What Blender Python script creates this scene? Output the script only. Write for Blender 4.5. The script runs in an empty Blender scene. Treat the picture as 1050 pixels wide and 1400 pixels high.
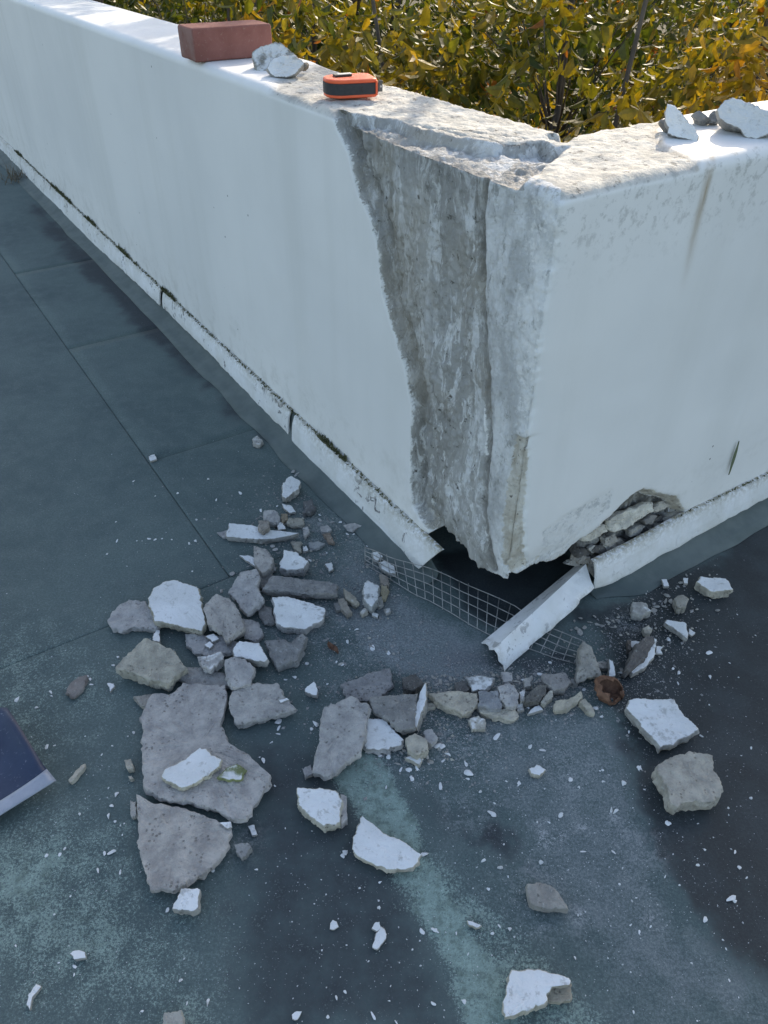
import bpy, math, random
import numpy as np
random.seed(7); RNG = np.random.default_rng(7)
scene = bpy.context.scene
COL = scene.collection

# ------------------------------------------------------------------ camera
HC = 1.0                                     # camera height above the roof floor
FPX, PITCH, ROLL = 1047.06, 0.6677, 0.004947
_F = np.array([0, math.cos(PITCH), -math.sin(PITCH)]); _R0 = np.array([1., 0, 0]); _U0 = np.cross(_R0, _F)
_c, _s = math.cos(ROLL), math.sin(ROLL)
CR, CU = _c*_R0 + _s*_U0, -_s*_R0 + _c*_U0
cd = bpy.data.cameras.new('camera'); cam = bpy.data.objects.new('camera', cd); COL.objects.link(cam)
cd.sensor_fit = 'VERTICAL'; cd.sensor_height = 36; cd.sensor_width = 27
cd.lens = FPX/1400*36; cd.clip_start = .02; cd.clip_end = 600
from mathutils import Matrix, Vector
M = Matrix.Identity(4)
for i in range(3):
    M[i][0] = CR[i]; M[i][1] = CU[i]; M[i][2] = -_F[i]
M[2][3] = HC
cam.matrix_world = M
scene.camera = cam

# ------------------------------------------------------------------ light
SUN_AZ, SUN_EL = math.radians(20), math.radians(28)     # azimuth right of the view direction (+Y)
w = bpy.data.worlds.new('World'); scene.world = w; w.use_nodes = True
nt = w.node_tree; bg = nt.nodes['Background']
sky = nt.nodes.new('ShaderNodeTexSky'); sky.sky_type = 'NISHITA'; sky.sun_disc = False
sky.sun_elevation = SUN_EL; sky.sun_rotation = SUN_AZ
sky.air_density = 1.0; sky.dust_density = 1.6; sky.ozone_density = 1.0
nt.links.new(sky.outputs[0], bg.inputs[0]); bg.inputs[1].default_value = 0.12
sl = bpy.data.lights.new('sun', 'SUN'); so = bpy.data.objects.new('sun', sl); COL.objects.link(so)
sl.energy = 1.6; sl.angle = math.radians(.53); sl.color = (1, .93, .82)
sdir = Vector((math.sin(SUN_AZ)*math.cos(SUN_EL), math.cos(SUN_AZ)*math.cos(SUN_EL), math.sin(SUN_EL)))
so.rotation_euler = sdir.to_track_quat('Z', 'Y').to_euler(); so.location = (2, 6, 5)
vs = scene.view_settings
vs.view_transform = 'Standard'; vs.look = 'None'; vs.gamma = 1; vs.exposure = 1.58
vs.use_white_balance = True; vs.white_balance_temperature = 7350
vs.use_curve_mapping = False
scene.cycles.max_bounces = 8

# ------------------------------------------------------------------ geometry of the place
AZ = .576272
C = np.array([.199485, .914453, 0.]); H = .748; T = .217       # outer wall corner, wall height and thickness
L = np.array([-math.sin(AZ), math.cos(AZ), 0]); R = np.array([math.cos(AZ), math.sin(AZ), 0])
UP = np.array([0, 0, 1.]); O = np.array([0, 0, HC])
GROUND = -3.2

def ray(x, y): return _F + (x-525)/FPX*CR - (y-700)/FPX*CU
def plane_pt(x, y, p0, n):
    d = ray(x, y); return O + d*(((p0-O) @ n)/(d @ n))
def gp(x, y, z=0.): return plane_pt(x, y, np.array([0, 0, z]), UP)
def wl(x, y, off=0.):
    p = plane_pt(x, y, C+R*off, R)-C; return p @ L, p[2]
def wr(x, y, off=0.):
    p = plane_pt(x, y, C+L*off, L)-C; return p @ R, p[2]
def at(u, wv, z=0.): return C + L*u + R*wv + UP*z
def zoom(pts, z):
    ox, oy, s = z; return [(ox+x*s, oy+y*s) for x, y in pts]
ZA = (140, 620, .3619); ZB = (140, 880, .45714); ZD = (440, 880, .4); ZE = (760, 640, .35714)
ZF = (380, 1040, .4); ZG = (640, 1040, .39048); ZH = (0, 900, .35714); ZI = (290, 640, .25714); ZJ = (560, 900, .28571)
PX = (0, 0, 1)

# ------------------------------------------------------------------ noise, distances
def _hash(i, j, k, s):
    n = (i*374761393 + j*668265263 + k*2147483647 + s*1274126177) & 0xffffffff
    n = ((n ^ (n >> 13))*1274126177) & 0xffffffff
    n = ((n ^ (n >> 16))*2246822519) & 0xffffffff
    return ((n ^ (n >> 15)) & 0xffff)/65535.
def vnoise(P, s=0):
    P = np.asarray(P, float); I = np.floor(P).astype(np.int64); f = P-I; f = f*f*(3-2*f)
    r = 0
    for a in (0, 1):
        for b in (0, 1):
            for c in (0, 1):
                wgt = (f[..., 0] if a else 1-f[..., 0])*(f[..., 1] if b else 1-f[..., 1])*(f[..., 2] if c else 1-f[..., 2])
                r = r + wgt*_hash(I[..., 0]+a, I[..., 1]+b, I[..., 2]+c, s)
    return r*2-1
def fbm(P, scale, octv=4, s=0, gain=.5):
    P = np.asarray(P, float)*scale; r = 0; a = 1.; t = 0
    for o in range(octv):
        r = r + a*vnoise(P+17.3*o, s+o); t += a; a *= gain; P = P*2.03
    return r/t
def sstep(a, b, x):
    t = np.clip((x-a)/(b-a), 0, 1); return t*t*(3-2*t)
def seg_dist(P, A, B):
    A = np.array(A); B = np.array(B); d = B-A; t = np.clip(((P-A) @ d)/(d @ d), 0, 1)
    return np.linalg.norm(P-(A+t[:, None]*d), axis=1)
def line_dist(P, pts):
    r = np.full(len(P), 1e9)
    for a, b in zip(pts[:-1], pts[1:]): r = np.minimum(r, seg_dist(P, a, b))
    return r
def sdf(P, poly):
    poly = np.array(poly); r = np.full(len(P), 1e9); ins = np.zeros(len(P), bool)
    for i in range(len(poly)):
        a = poly[i]; b = poly[(i+1) % len(poly)]
        r = np.minimum(r, seg_dist(P, a, b))
        if abs(a[1]-b[1]) > 1e-12:
            cr = ((a[1] > P[:, 1]) != (b[1] > P[:, 1])) & (P[:, 0] < (b[0]-a[0])*(P[:, 1]-a[1])/(b[1]-a[1])+a[0])
            ins ^= cr
    return np.where(ins, -r, r)

# ------------------------------------------------------------------ mesh helpers
def mesh_np(name, V, F, attrs=None, smooth=False):
    me = bpy.data.meshes.new(name)
    V = np.asarray(V, np.float32)
    if isinstance(F, np.ndarray):
        k = F.shape[1]
        me.vertices.add(len(V)); me.vertices.foreach_set('co', V.ravel())
        me.loops.add(F.size); me.loops.foreach_set('vertex_index', F.astype(np.int32).ravel())
        me.polygons.add(len(F)); me.polygons.foreach_set('loop_start', np.arange(0, F.size, k, dtype=np.int32))
        me.update(calc_edges=True)
    else:
        me.from_pydata([tuple(map(float, v)) for v in V], [], [tuple(int(i) for i in f) for f in F])
    for n, a in (attrs or {}).items():
        a = np.asarray(a, np.float32)
        if a.ndim == 2:
            at_ = me.attributes.new(n, 'FLOAT_COLOR', 'POINT'); at_.data.foreach_set('color', a.ravel())
        else:
            at_ = me.attributes.new(n, 'FLOAT', 'POINT'); at_.data.foreach_set('value', a)
    me.polygons.foreach_set('use_smooth', np.full(len(me.polygons), smooth, bool))
    me.validate(); me.update()
    return me
def obj(name, me, mat=None, parent=None):
    o = bpy.data.objects.new(name, me); COL.objects.link(o)
    if mat is not None and me is not None and not me.materials: me.materials.append(mat)
    if parent is not None: o.parent = parent
    return o
def tag(o, label=None, cat=None, group=None, kind=None):
    if label: o['label'] = label
    if cat: o['category'] = cat
    if group: o['group'] = group
    if kind: o['kind'] = kind
    return o
def recenter(o, org):
    """give a world-space mesh its origin at org"""
    org = Vector(org); o.data.transform(Matrix.Translation(-org)); o.location = org; return o
def empty(name, loc, rz=0.):
    o = bpy.data.objects.new(name, None); COL.objects.link(o); o.location = loc; o.rotation_euler = (0, 0, rz)
    o.empty_display_size = .05; return o
def grid_faces(nr, nc, base=0, flip=False):
    i = np.arange(nr-1)[:, None]*nc + np.arange(nc-1)[None, :]
    q = np.stack([i, i+1, i+nc+1, i+nc], -1).reshape(-1, 4)+base
    return q[:, ::-1] if flip else q
def plate(G, off):
    """closed plate from a grid of points G[r,c,3] and an offset vector (or array)"""
    nr, nc = G.shape[:2]; A = G.reshape(-1, 3); B = (G+off).reshape(-1, 3); n = len(A)
    F = [grid_faces(nr, nc), grid_faces(nr, nc, n, True)]
    ring = [(0, c) for c in range(nc)] + [(r, nc-1) for r in range(1, nr)] + [(nr-1, c) for c in range(nc-2, -1, -1)] + [(r, 0) for r in range(nr-2, 0, -1)]
    ids = np.array([r*nc+c for r, c in ring]); nx = np.roll(ids, -1)
    F.append(np.stack([nx, ids, ids+n, nx+n], -1))
    return np.vstack([A, B]), np.vstack(F)
def tube(pts, rad, k=6):
    pts = [np.array(p, float) for p in pts]; V = []; F = []
    rad = rad if hasattr(rad, '__len__') else [rad]*len(pts)
    for i, p in enumerate(pts):
        d = pts[min(i+1, len(pts)-1)]-pts[max(i-1, 0)]; d = d/(np.linalg.norm(d)+1e-9)
        a = np.cross(d, [0.3, .2, .93]); a /= np.linalg.norm(a)+1e-9; b = np.cross(d, a)
        for j in range(k):
            t = 2*math.pi*j/k; V.append(p+rad[i]*(math.cos(t)*a+math.sin(t)*b))
    for i in range(len(pts)-1):
        for j in range(k):
            F.append((i*k+j, i*k+(j+1) % k, (i+1)*k+(j+1) % k, (i+1)*k+j))
    F.append(tuple(range(k))[::-1]); F.append(tuple(range((len(pts)-1)*k, len(pts)*k)))
    return V, F
def box_bm(sx, sy, sz, bev=.003, seg=2):
    import bmesh
    bm = bmesh.new(); bmesh.ops.create_cube(bm, size=1)
    for v in bm.verts: v.co = Vector((v.co.x*sx, v.co.y*sy, (v.co.z+.5)*sz))
    if bev: bmesh.ops.bevel(bm, geom=bm.edges[:], offset=bev, segments=seg, affect='EDGES', profile=.6)
    return bm
def bm_mesh(name, bm, smooth=False):
    me = bpy.data.meshes.new(name); bm.to_mesh(me); bm.free()
    me.polygons.foreach_set('use_smooth', np.full(len(me.polygons), smooth, bool)); return me

# ------------------------------------------------------------------ material helpers
class N:
    def __init__(s, name):
        s.m = bpy.data.materials.new(name); s.m.use_nodes = True; s.t = s.m.node_tree
        s.b = s.t.nodes['Principled BSDF']; s.co = s.t.nodes.new('ShaderNodeTexCoord')
    def new(s, t, **k):
        n = s.t.nodes.new(t)
        for a, v in k.items(): setattr(n, a, v)
        return n
    def link(s, a, b): s.t.links.new(a, b)
    def put(s, sock, v):
        if isinstance(v, bpy.types.NodeSocket): s.link(v, sock)
        elif isinstance(v, (tuple, list)) and len(v) == 3 and sock.type == 'RGBA': sock.default_value = (*v, 1)
        else: sock.default_value = v
    def noise(s, scale, detail=4, rough=.55, stretch=None, dist=0., coord='Object', off=0.):
        n = s.new('ShaderNodeTexNoise'); n.inputs['Scale'].default_value = scale
        n.inputs['Detail'].default_value = detail; n.inputs['Roughness'].default_value = rough; n.inputs['Distortion'].default_value = dist
        src = s.co.outputs[coord]
        if stretch or off:
            mp = s.new('ShaderNodeMapping'); s.link(src, mp.inputs[0]); mp.inputs['Scale'].default_value = stretch or (1, 1, 1)
            mp.inputs['Location'].default_value = (off, off*.7, off*1.3); src = mp.outputs[0]
        s.link(src, n.inputs['Vector']); return n.outputs['Fac']
    def voro(s, scale, feature='F1', coord='Object'):
        n = s.new('ShaderNodeTexVoronoi', feature=feature); n.inputs['Scale'].default_value = scale
        s.link(s.co.outputs[coord], n.inputs['Vector']); return n
    def attr(s, name):
        n = s.new('ShaderNodeAttribute'); n.attribute_name = name; return n.outputs['Fac']
    def math(s, op, a, b=0., c=0., clamp=False):
        n = s.new('ShaderNodeMath', operation=op); n.use_clamp = clamp
        for i, v in enumerate((a, b, c)): s.put(n.inputs[i], v)
        return n.outputs[0]
    def rng(s, v, a, b, x=0., y=1.):
        n = s.new('ShaderNodeMapRange'); n.interpolation_type = 'SMOOTHSTEP'
        for i, q in enumerate((v, a, b, x, y)): s.put(n.inputs[i], q)
        return n.outputs[0]
    def mix(s, f, a, b, blend='MIX'):
        n = s.new('ShaderNodeMix', data_type='RGBA', blend_type=blend)
        s.put(n.inputs[0], f); s.put(n.inputs[6], a); s.put(n.inputs[7], b); return n.outputs[2]
    def ramp(s, v, stops):
        n = s.new('ShaderNodeValToRGB'); e = n.color_ramp.elements
        while len(e) < len(stops): e.new(.5)
        for el, (p, c) in zip(e, stops): el.position = p; el.color = (*c, 1)
        s.link(v, n.inputs[0]); return n.outputs[0]
    def bump(s, h, strength=.3, dist=.002, prev=None):
        n = s.new('ShaderNodeBump'); s.put(n.inputs['Strength'], strength); n.inputs['Distance'].default_value = dist
        s.link(h, n.inputs['Height'])
        if prev: s.link(prev, n.inputs['Normal'])
        return n.outputs[0]
    def out(s, col, rough=.8, normal=None, spec=.3):
        s.put(s.b.inputs['Base Color'], col); s.put(s.b.inputs['Roughness'], rough)
        s.b.inputs['Specular IOR Level'].default_value = spec
        if normal: s.link(normal, s.b.inputs['Normal'])
        return s.m

# ---- wall: painted render, scraped patches, bare mortar
def wall_material():
    m = N('weathered_render')
    big = m.noise(2.2, 4); streak = m.noise(9, 4, stretch=(1, 1, .06)); fine = m.noise(90, 5, .65)
    paint = m.mix(m.rng(big, .3, .7), (.715, .715, .705), (.785, .780, .765))
    paint = m.mix(m.math('MULTIPLY', m.rng(streak, .45, .75), .30), paint, (.60, .60, .57))
    sx = m.new('ShaderNodeSeparateXYZ'); m.link(m.co.outputs['Object'], sx.inputs[0])
    splash = m.math('MULTIPLY', m.rng(sx.outputs[2], .26, .09), m.rng(m.noise(20, 5, .7, off=51), .46, .70)); paint = m.mix(m.math('MULTIPLY', splash, .35), paint, (.42, .41, .37))
    # small dark nicks and splashes
    vo = m.voro(38); nick = m.math('MULTIPLY', m.math('LESS_THAN', vo.outputs['Distance'], .085), m.math('GREATER_THAN', m.noise(5, 2, off=3), .60))
    sep = m.new('ShaderNodeSeparateColor'); m.link(vo.outputs['Color'], sep.inputs[0])
    nick = m.math('MULTIPLY', nick, m.math('GREATER_THAN', sep.outputs[0], .72))
    paint = m.mix(m.math('MULTIPLY', nick, .85), paint, (.10, .10, .10))
    # dirt on the cap
    dirt = m.attr('dirt'); dn = m.noise(30, 6, .7); dn2 = m.noise(8, 4, off=9)
    dcol = m.mix(m.rng(dn, .35, .65), (.58, .555, .49), (.33, .315, .28))
    paint = m.mix(m.math('MULTIPLY', dirt, m.rng(dn2, .25, .6, .7, 1.)), paint, dcol)
    spot = m.math('MULTIPLY', dirt, m.rng(m.noise(55, 4, .65, off=4), .575, .66))
    paint = m.mix(m.math('MULTIPLY', spot, .85), paint, (.10, .10, .09))
    spatter = m.math('MULTIPLY', m.math('MULTIPLY', m.attr('spatter'), .6), m.rng(m.noise(65, 5, .7, off=2), .50, .66))
    paint = m.mix(spatter, paint, (.34, .34, .32))
    rust = m.attr('stain')
    paint = m.mix(m.math('MULTIPLY', rust, m.rng(m.noise(40, 4, stretch=(1, 1, .2)), .3, .6)), paint, (.36, .28, .19))
    # rough scraped render
    rn = m.noise(22, 6, .68, stretch=(1, 1, .45)); rn2 = m.noise(70, 5, .7, stretch=(1, 1, .5), off=5)
    rcol = m.mix(m.rng(rn, .38, .62), (.50, .505, .50), (.74, .745, .74))
    rcol = m.mix(m.math('MULTIPLY', m.rng(rn2, .56, .68), .8), rcol, (.30, .30, .285))
    brk = m.math('MULTIPLY', m.math('ADD', m.math('SUBTRACT', m.noise(150, 5, .7, off=15), .5), m.math('MULTIPLY', m.math('SUBTRACT', m.noise(48, 4, .65, off=25), .5), 1.1)), 1.2)
    def sharp(nm): return m.rng(m.math('ADD', m.attr(nm), m.math('MULTIPLY', brk, m.rng(m.attr(nm), 0, .1))), .38, .62)
    col = m.mix(sharp('rough'), paint, rcol)
    # bare mortar
    e1 = m.noise(11, 6, .7, stretch=(1, 1, .30), dist=.6); e2 = m.noise(45, 6, .72, stretch=(1, 1, .35), dist=1.2, off=7)
    e3 = m.noise(7, 4, .6, stretch=(1, 1, .4), off=17)
    ecol = m.ramp(e1, [(.27, (.20, .195, .18)), (.42, (.33, .325, .305)), (.55, (.43, .426, .41)), (.70, (.58, .58, .57))])
    ecol = m.mix(m.math('MULTIPLY', m.rng(e2, .53, .62), m.rng(e3, .38, .54, .3, 1.)), ecol, (.72, .725, .715))
    ecol = m.mix(m.math('MULTIPLY', m.rng(m.noise(16, 7, .75, stretch=(1, 1, .35), dist=1.5, off=31), .52, .60), .9), ecol, (.72, .73, .73))
    ecol = m.mix(m.math('MULTIPLY', m.rng(m.noise(24, 7, .75, stretch=(1, 1, .45), dist=.8, off=37), .57, .66), .7), ecol, (.15, .148, .135))
    ecol = m.mix(m.rng(m.noise(60, 5, .7, off=11), .60, .70), ecol, (.08, .078, .07))
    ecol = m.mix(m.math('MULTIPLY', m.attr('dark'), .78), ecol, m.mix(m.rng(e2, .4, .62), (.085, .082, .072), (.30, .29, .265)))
    ecol = m.mix(m.math('MULTIPLY', m.rng(m.noise(6, 4, .6, off=21), .47, .66), .42), ecol, (.40, .36, .295))
    ex_ = sharp('exposed'); col = m.mix(ex_, col, ecol)
    tcol = m.mix(m.rng(m.noise(35, 6, .7, off=13), .35, .65), (.47, .42, .34), (.66, .63, .56))
    tcol = m.mix(m.rng(m.noise(110, 3, .6, off=1), .62, .7), tcol, (.16, .14, .11))
    col = m.mix(m.math('MULTIPLY', sharp('tan'), .9), col, tcol)
    soft = m.math('MAXIMUM', m.math('MAXIMUM', m.attr('exposed'), m.attr('rough')), m.math('MAXIMUM', m.attr('tan'), m.math('MULTIPLY', dirt, .6)))
    nb = m.bump(m.math('ADD', m.noise(70, 6, .7, stretch=(1, 1, .6), off=3), m.math('MULTIPLY', fine, .5)), m.rng(soft, 0, 1, .06, 1.), .009)
    nb = m.bump(m.noise(11, 3, .5, stretch=(1, 1, .5), off=41), .22, .012, nb); nb = m.bump(big, .2, .03, nb)
    return m.out(col, m.rng(soft, 0, 1, .55, .95), nb, .25)
MAT_WALL = wall_material()

def rubble_material():
    """fallen pieces: the painted face by attribute, mortar tint by object colour"""
    m = N('render_and_mortar')
    oi = m.new('ShaderNodeObjectInfo')
    geo = m.new('ShaderNodeNewGeometry')
    def nz(sc, d=5, r=.65, off=0.):
        n = m.new('ShaderNodeTexNoise'); n.inputs['Scale'].default_value = sc; n.inputs['Detail'].default_value = d; n.inputs['Roughness'].default_value = r
        mp = m.new('ShaderNodeMapping'); m.link(geo.outputs['Position'], mp.inputs[0]); mp.inputs['Location'].default_value = (off, off, off)
        m.link(mp.outputs[0], n.inputs['Vector']); return n.outputs['Fac']
    a = nz(40); b = nz(160, 4, .7, 3.); c = nz(14, 3, .5, 7.)
    mor = m.mix(m.rng(a, .3, .7), m.mix(1., oi.outputs['Color'], (.74, .74, .745), 'MULTIPLY'), m.mix(1., oi.outputs['Color'], (1.22, 1.21, 1.18), 'MULTIPLY'))
    mor = m.mix(m.math('MULTIPLY', m.rng(b, .58, .70), .55), mor, (.50, .49, .46))
    mor = m.mix(m.math('MULTIPLY', m.rng(nz(90, 4, .7, 12.), .62, .72), .7), mor, (.09, .088, .08))
    vo = m.new('ShaderNodeTexVoronoi'); vo.inputs['Scale'].default_value = 150; m.link(geo.outputs['Position'], vo.inputs['Vector'])
    pit = m.math('MULTIPLY', m.rng(vo.outputs['Distance'], .30, .18), m.rng(nz(35, 3, .6, 4.), .50, .60)); mor = m.mix(m.math('MULTIPLY', pit, .42), mor, (.085, .08, .07))
    pt = m.mix(m.rng(c, .35, .65), (.74, .75, .765), (.64, .65, .655))
    pt = m.mix(m.math('MULTIPLY', m.rng(nz(60, 5, .7, 5.), .55, .68), .7), pt, (.36, .355, .34))
    pa = m.attr('paint'); pm = m.rng(m.math('ADD', pa, m.math('MULTIPLY', m.math('SUBTRACT', a, .5), .9)), .42, .58)
    col = m.mix(pm, mor, pt)
    nb = m.bump(m.math('SUBTRACT', m.math('ADD', b, m.math('MULTIPLY', a, .8)), m.math('MULTIPLY', pit, .4)), m.rng(pm, 0, 1, 1., .5), .006)
    return m.out(col, .9, nb, .2)
MAT_RUB = rubble_material()

def floor_material():
    m = N('roofing_felt')
    a = m.noise(3.2, 5, .6); b = m.noise(28, 5, .65); c = m.noise(260, 3, .6); g = m.noise(620, 2, .5)
    gr = m.math('SUBTRACT', m.math('ADD', m.math('MULTIPLY', c, .55), m.math('MULTIPLY', g, .45)), .5)
    base = m.mix(m.rng(a, .32, .68), (.082, .118, .120), (.116, .158, .154))
    base = m.mix(m.math('MULTIPLY', m.rng(b, .4, .7), .4), base, (.152, .190, .188))
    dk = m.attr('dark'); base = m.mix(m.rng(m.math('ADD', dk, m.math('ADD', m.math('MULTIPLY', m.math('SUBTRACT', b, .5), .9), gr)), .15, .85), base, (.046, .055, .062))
    du = m.attr('dust'); base = m.mix(m.math('MULTIPLY', m.rng(m.math('ADD', du, m.math('ADD', m.math('MULTIPLY', m.math('SUBTRACT', b, .5), .8), gr)), .15, 1.), .62), base, (.27, .29, .305))
    te = m.attr('teal'); tm = m.rng(m.math('ADD', te, m.math('ADD', m.math('MULTIPLY', gr, 2.6), m.math('MULTIPLY', m.math('SUBTRACT', b, .5), 1.5))), .25, .95)
    base = m.mix(m.math('MULTIPLY', tm, .70), base, (.33, .45, .40))
    base = m.mix(m.math('MULTIPLY', m.math('MULTIPLY', m.rng(te, .3, .8), m.rng(m.math('ADD', gr, m.noise(60, 4, .7, off=8)), .50, .62)), .55), base, (.060, .085, .070))
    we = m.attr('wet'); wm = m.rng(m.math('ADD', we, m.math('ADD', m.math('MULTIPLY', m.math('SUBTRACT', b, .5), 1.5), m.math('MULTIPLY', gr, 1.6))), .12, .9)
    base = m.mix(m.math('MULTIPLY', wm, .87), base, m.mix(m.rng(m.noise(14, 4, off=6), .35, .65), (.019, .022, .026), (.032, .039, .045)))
    base = m.mix(m.math('MULTIPLY', m.rng(gr, -.10, .14), .5), m.mix(1., base, (.72, .73, .75), 'MULTIPLY'), m.mix(1., base, (1.45, 1.42, 1.38), 'MULTIPLY'))
    pwm = m.math('MULTIPLY', m.attr('powder'), m.rng(m.math('ADD', gr, m.noise(75, 5, .75, off=19)), .44, .66)); base = m.mix(m.math('MULTIPLY', pwm, .75), base, (.46, .47, .48))
    sp = m.voro(330); spk = m.math('MULTIPLY', m.math('LESS_THAN', sp.outputs['Distance'], .16), m.rng(m.noise(9, 4, .6, off=4), .5, .72))
    sep = m.new('ShaderNodeSeparateColor'); m.link(sp.outputs['Color'], sep.inputs[0])
    spk = m.math('MULTIPLY', spk, m.math('GREATER_THAN', sep.outputs[1], .80))
    base = m.mix(m.math('MULTIPLY', spk, .8), base, (.42, .45, .48))
    nb = m.bump(m.math('ADD', c, m.math('MULTIPLY', g, .6)), .35, .0012)
    nb = m.bump(a, .25, .01, nb)
    return m.out(base, m.rng(wm, 0, 1, .82, .62), nb, .3)
MAT_FLOOR = floor_material()

def simple(name, c1, c2, scale=30, rough=.8, bump=.3, dist=.002, spec=.3, metal=0., stretch=None, coord='Object'):
    m = N(name); n = m.noise(scale, 5, .65, stretch, coord=coord)
    m.b.inputs['Metallic'].default_value = metal
    return m.out(m.mix(m.rng(n, .3, .7), c1, c2), rough, m.bump(n, bump, dist), spec)
MAT_BITUMEN = simple('old_bitumen', (.012, .013, .014), (.028, .030, .031), 40, .7)
MAT_UPSTAND = simple('grey_green_felt', (.080, .104, .104), (.125, .150, .146), 11, .75, .4, .004)
MAT_CORE = simple('shade_toned_core', (.05, .048, .044), (.12, .115, .105), 25, .95, .8, .01)  # core colour darkened to stand in for shade inside the opening
MAT_GROUND = simple('leaf_litter', (.022, .024, .010), (.045, .038, .016), 3, .95)
MAT_BARK = simple('bark', (.055, .045, .035), (.12, .10, .08), 25, .95, .8, .01, stretch=(1, 1, .2))
MAT_WIRE = simple('galvanised_wire', (.22, .22, .215), (.38, .375, .36), 80, .5, .1, .0005, .5, .35)

def flashing_material():
    m = N('chipped_white_flashing')
    a = m.noise(14, 4); b = m.noise(42, 5, .7, dist=.8); c = m.noise(120, 4, .7)
    col = m.mix(m.rng(a, .3, .7), (.76, .77, .785), (.64, .645, .63))
    pn = m.noise(7, 2, off=6)
    chip = m.math('MULTIPLY', m.rng(b, .575, .60), m.rng(pn, .44, .56))
    chip = m.math('MULTIPLY', chip, m.attr('chips'))
    col = m.mix(chip, col, m.mix(m.rng(c, .4, .6), (.16, .16, .165), (.30, .30, .31)))
    d = m.attr('dirt'); col = m.mix(m.math('MULTIPLY', d, m.rng(c, .35, .6)), col, (.30, .27, .19))
    nb = m.bump(m.math('ADD', m.math('MULTIPLY', chip, -1.), m.math('MULTIPLY', c, .4)), .5, .0015)
    return m.out(col, .6, m.bump(a, .4, .01, nb), .3)
MAT_FLASH = flashing_material()

# ================================================================== THE SETTING
# ground far below the roof, one sheet to the horizon
g = obj('ground', mesh_np('ground', [(-250, -250, GROUND), (250, -250, GROUND), (250, 250, GROUND), (-250, 250, GROUND)], [(0, 1, 2, 3)]), MAT_GROUND)
tag(g, kind='structure')

# ---- roof floor: a bitumen bed with felt sheets laid on it, joints open
roof = empty('roof_floor', (0, 0, 0)); tag(roof, kind='structure')
bed = [at(9, .10, -.004), at(.10, .10, -.004), at(.10, 7, -.004), at(-7, 7, -.004), at(-7, -7, -.004), at(9, -7, -.004)]
V = bed + [p*np.array([1, 1, 0])+np.array([0, 0, GROUND]) for p in bed]; n = len(bed)
F = [tuple(range(n))] + [(i, i+n, (i+1) % n+n, (i+1) % n) for i in range(n)]
obj('bitumen_bed', mesh_np('bitumen_bed', V, F), MAT_BITUMEN, roof)

def fpoly(px): return [gp(x, y)[:2] for x, y in px]
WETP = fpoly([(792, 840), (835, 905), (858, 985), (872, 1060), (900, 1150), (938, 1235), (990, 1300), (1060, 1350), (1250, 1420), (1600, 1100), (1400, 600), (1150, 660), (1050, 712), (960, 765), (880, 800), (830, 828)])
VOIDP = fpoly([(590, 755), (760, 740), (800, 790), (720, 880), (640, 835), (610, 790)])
DUSTS = [(fpoly([(540, 800), (660, 880), (690, 930), (600, 935), (520, 900), (470, 850), (450, 760), (480, 730)]), .75),
         (fpoly([(640, 960), (790, 975), (850, 1010), (865, 1090), (930, 1240), (1060, 1360), (1060, 1420), (860, 1400), (760, 1230), (640, 1060)]), .55),
         (fpoly([(420, 690), (520, 760), (470, 900), (400, 880), (400, 760)]), .35)]
TEALS = [([(480, 1050), (545, 1140), (590, 1220), (640, 1310), (690, 1420)], .032, 1.),
         ([(580, 1200), (690, 1320), (790, 1420)], .045, .55)]
TEALP = [(fpoly([(-200, 1120), (90, 1105), (170, 1130), (190, 1210), (250, 1280), (300, 1420), (-200, 1420)]), .62),
         (fpoly([(-200, 850), (130, 840), (190, 950), (190, 1120), (60, 1140), (-200, 1130)]), .30),
         (fpoly([(240, 1180), (330, 1260), (330, 1420), (230, 1420)]), .25)]
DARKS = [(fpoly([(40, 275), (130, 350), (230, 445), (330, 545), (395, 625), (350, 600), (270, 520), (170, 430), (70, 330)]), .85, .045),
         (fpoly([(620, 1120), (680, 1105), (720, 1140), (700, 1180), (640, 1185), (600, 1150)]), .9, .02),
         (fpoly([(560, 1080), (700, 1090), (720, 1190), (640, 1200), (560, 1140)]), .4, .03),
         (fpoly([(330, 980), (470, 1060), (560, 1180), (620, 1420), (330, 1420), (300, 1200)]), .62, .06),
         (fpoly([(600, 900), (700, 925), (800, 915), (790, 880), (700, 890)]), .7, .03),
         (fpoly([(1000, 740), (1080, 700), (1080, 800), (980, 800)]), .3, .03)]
POWDER = [(746, 1146, 16, 1.), (797, 1134, 8, .9), (843, 1110, 8, .9), (598, 1008, 9, .9), (790, 1252, 8, .7), (888, 1262, 8, .7), (470, 700, 40, .6), (500, 740, 40, .5), (430, 720, 60, .5), (560, 1030, 35, .6), (650, 960, 50, .5), (740, 945, 40, .5), (520, 880, 70, .35), (620, 1020, 60, .4), (440, 840, 40, .5), (480, 940, 30, .5), (640, 1110, 40, .35), (860, 1150, 40, .3), (790, 1060, 60, .3), (410, 860, 40, .5), (860, 850, 30, .5), (330, 1150, 30, .3), (720, 1220, 40, .3)]
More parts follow.
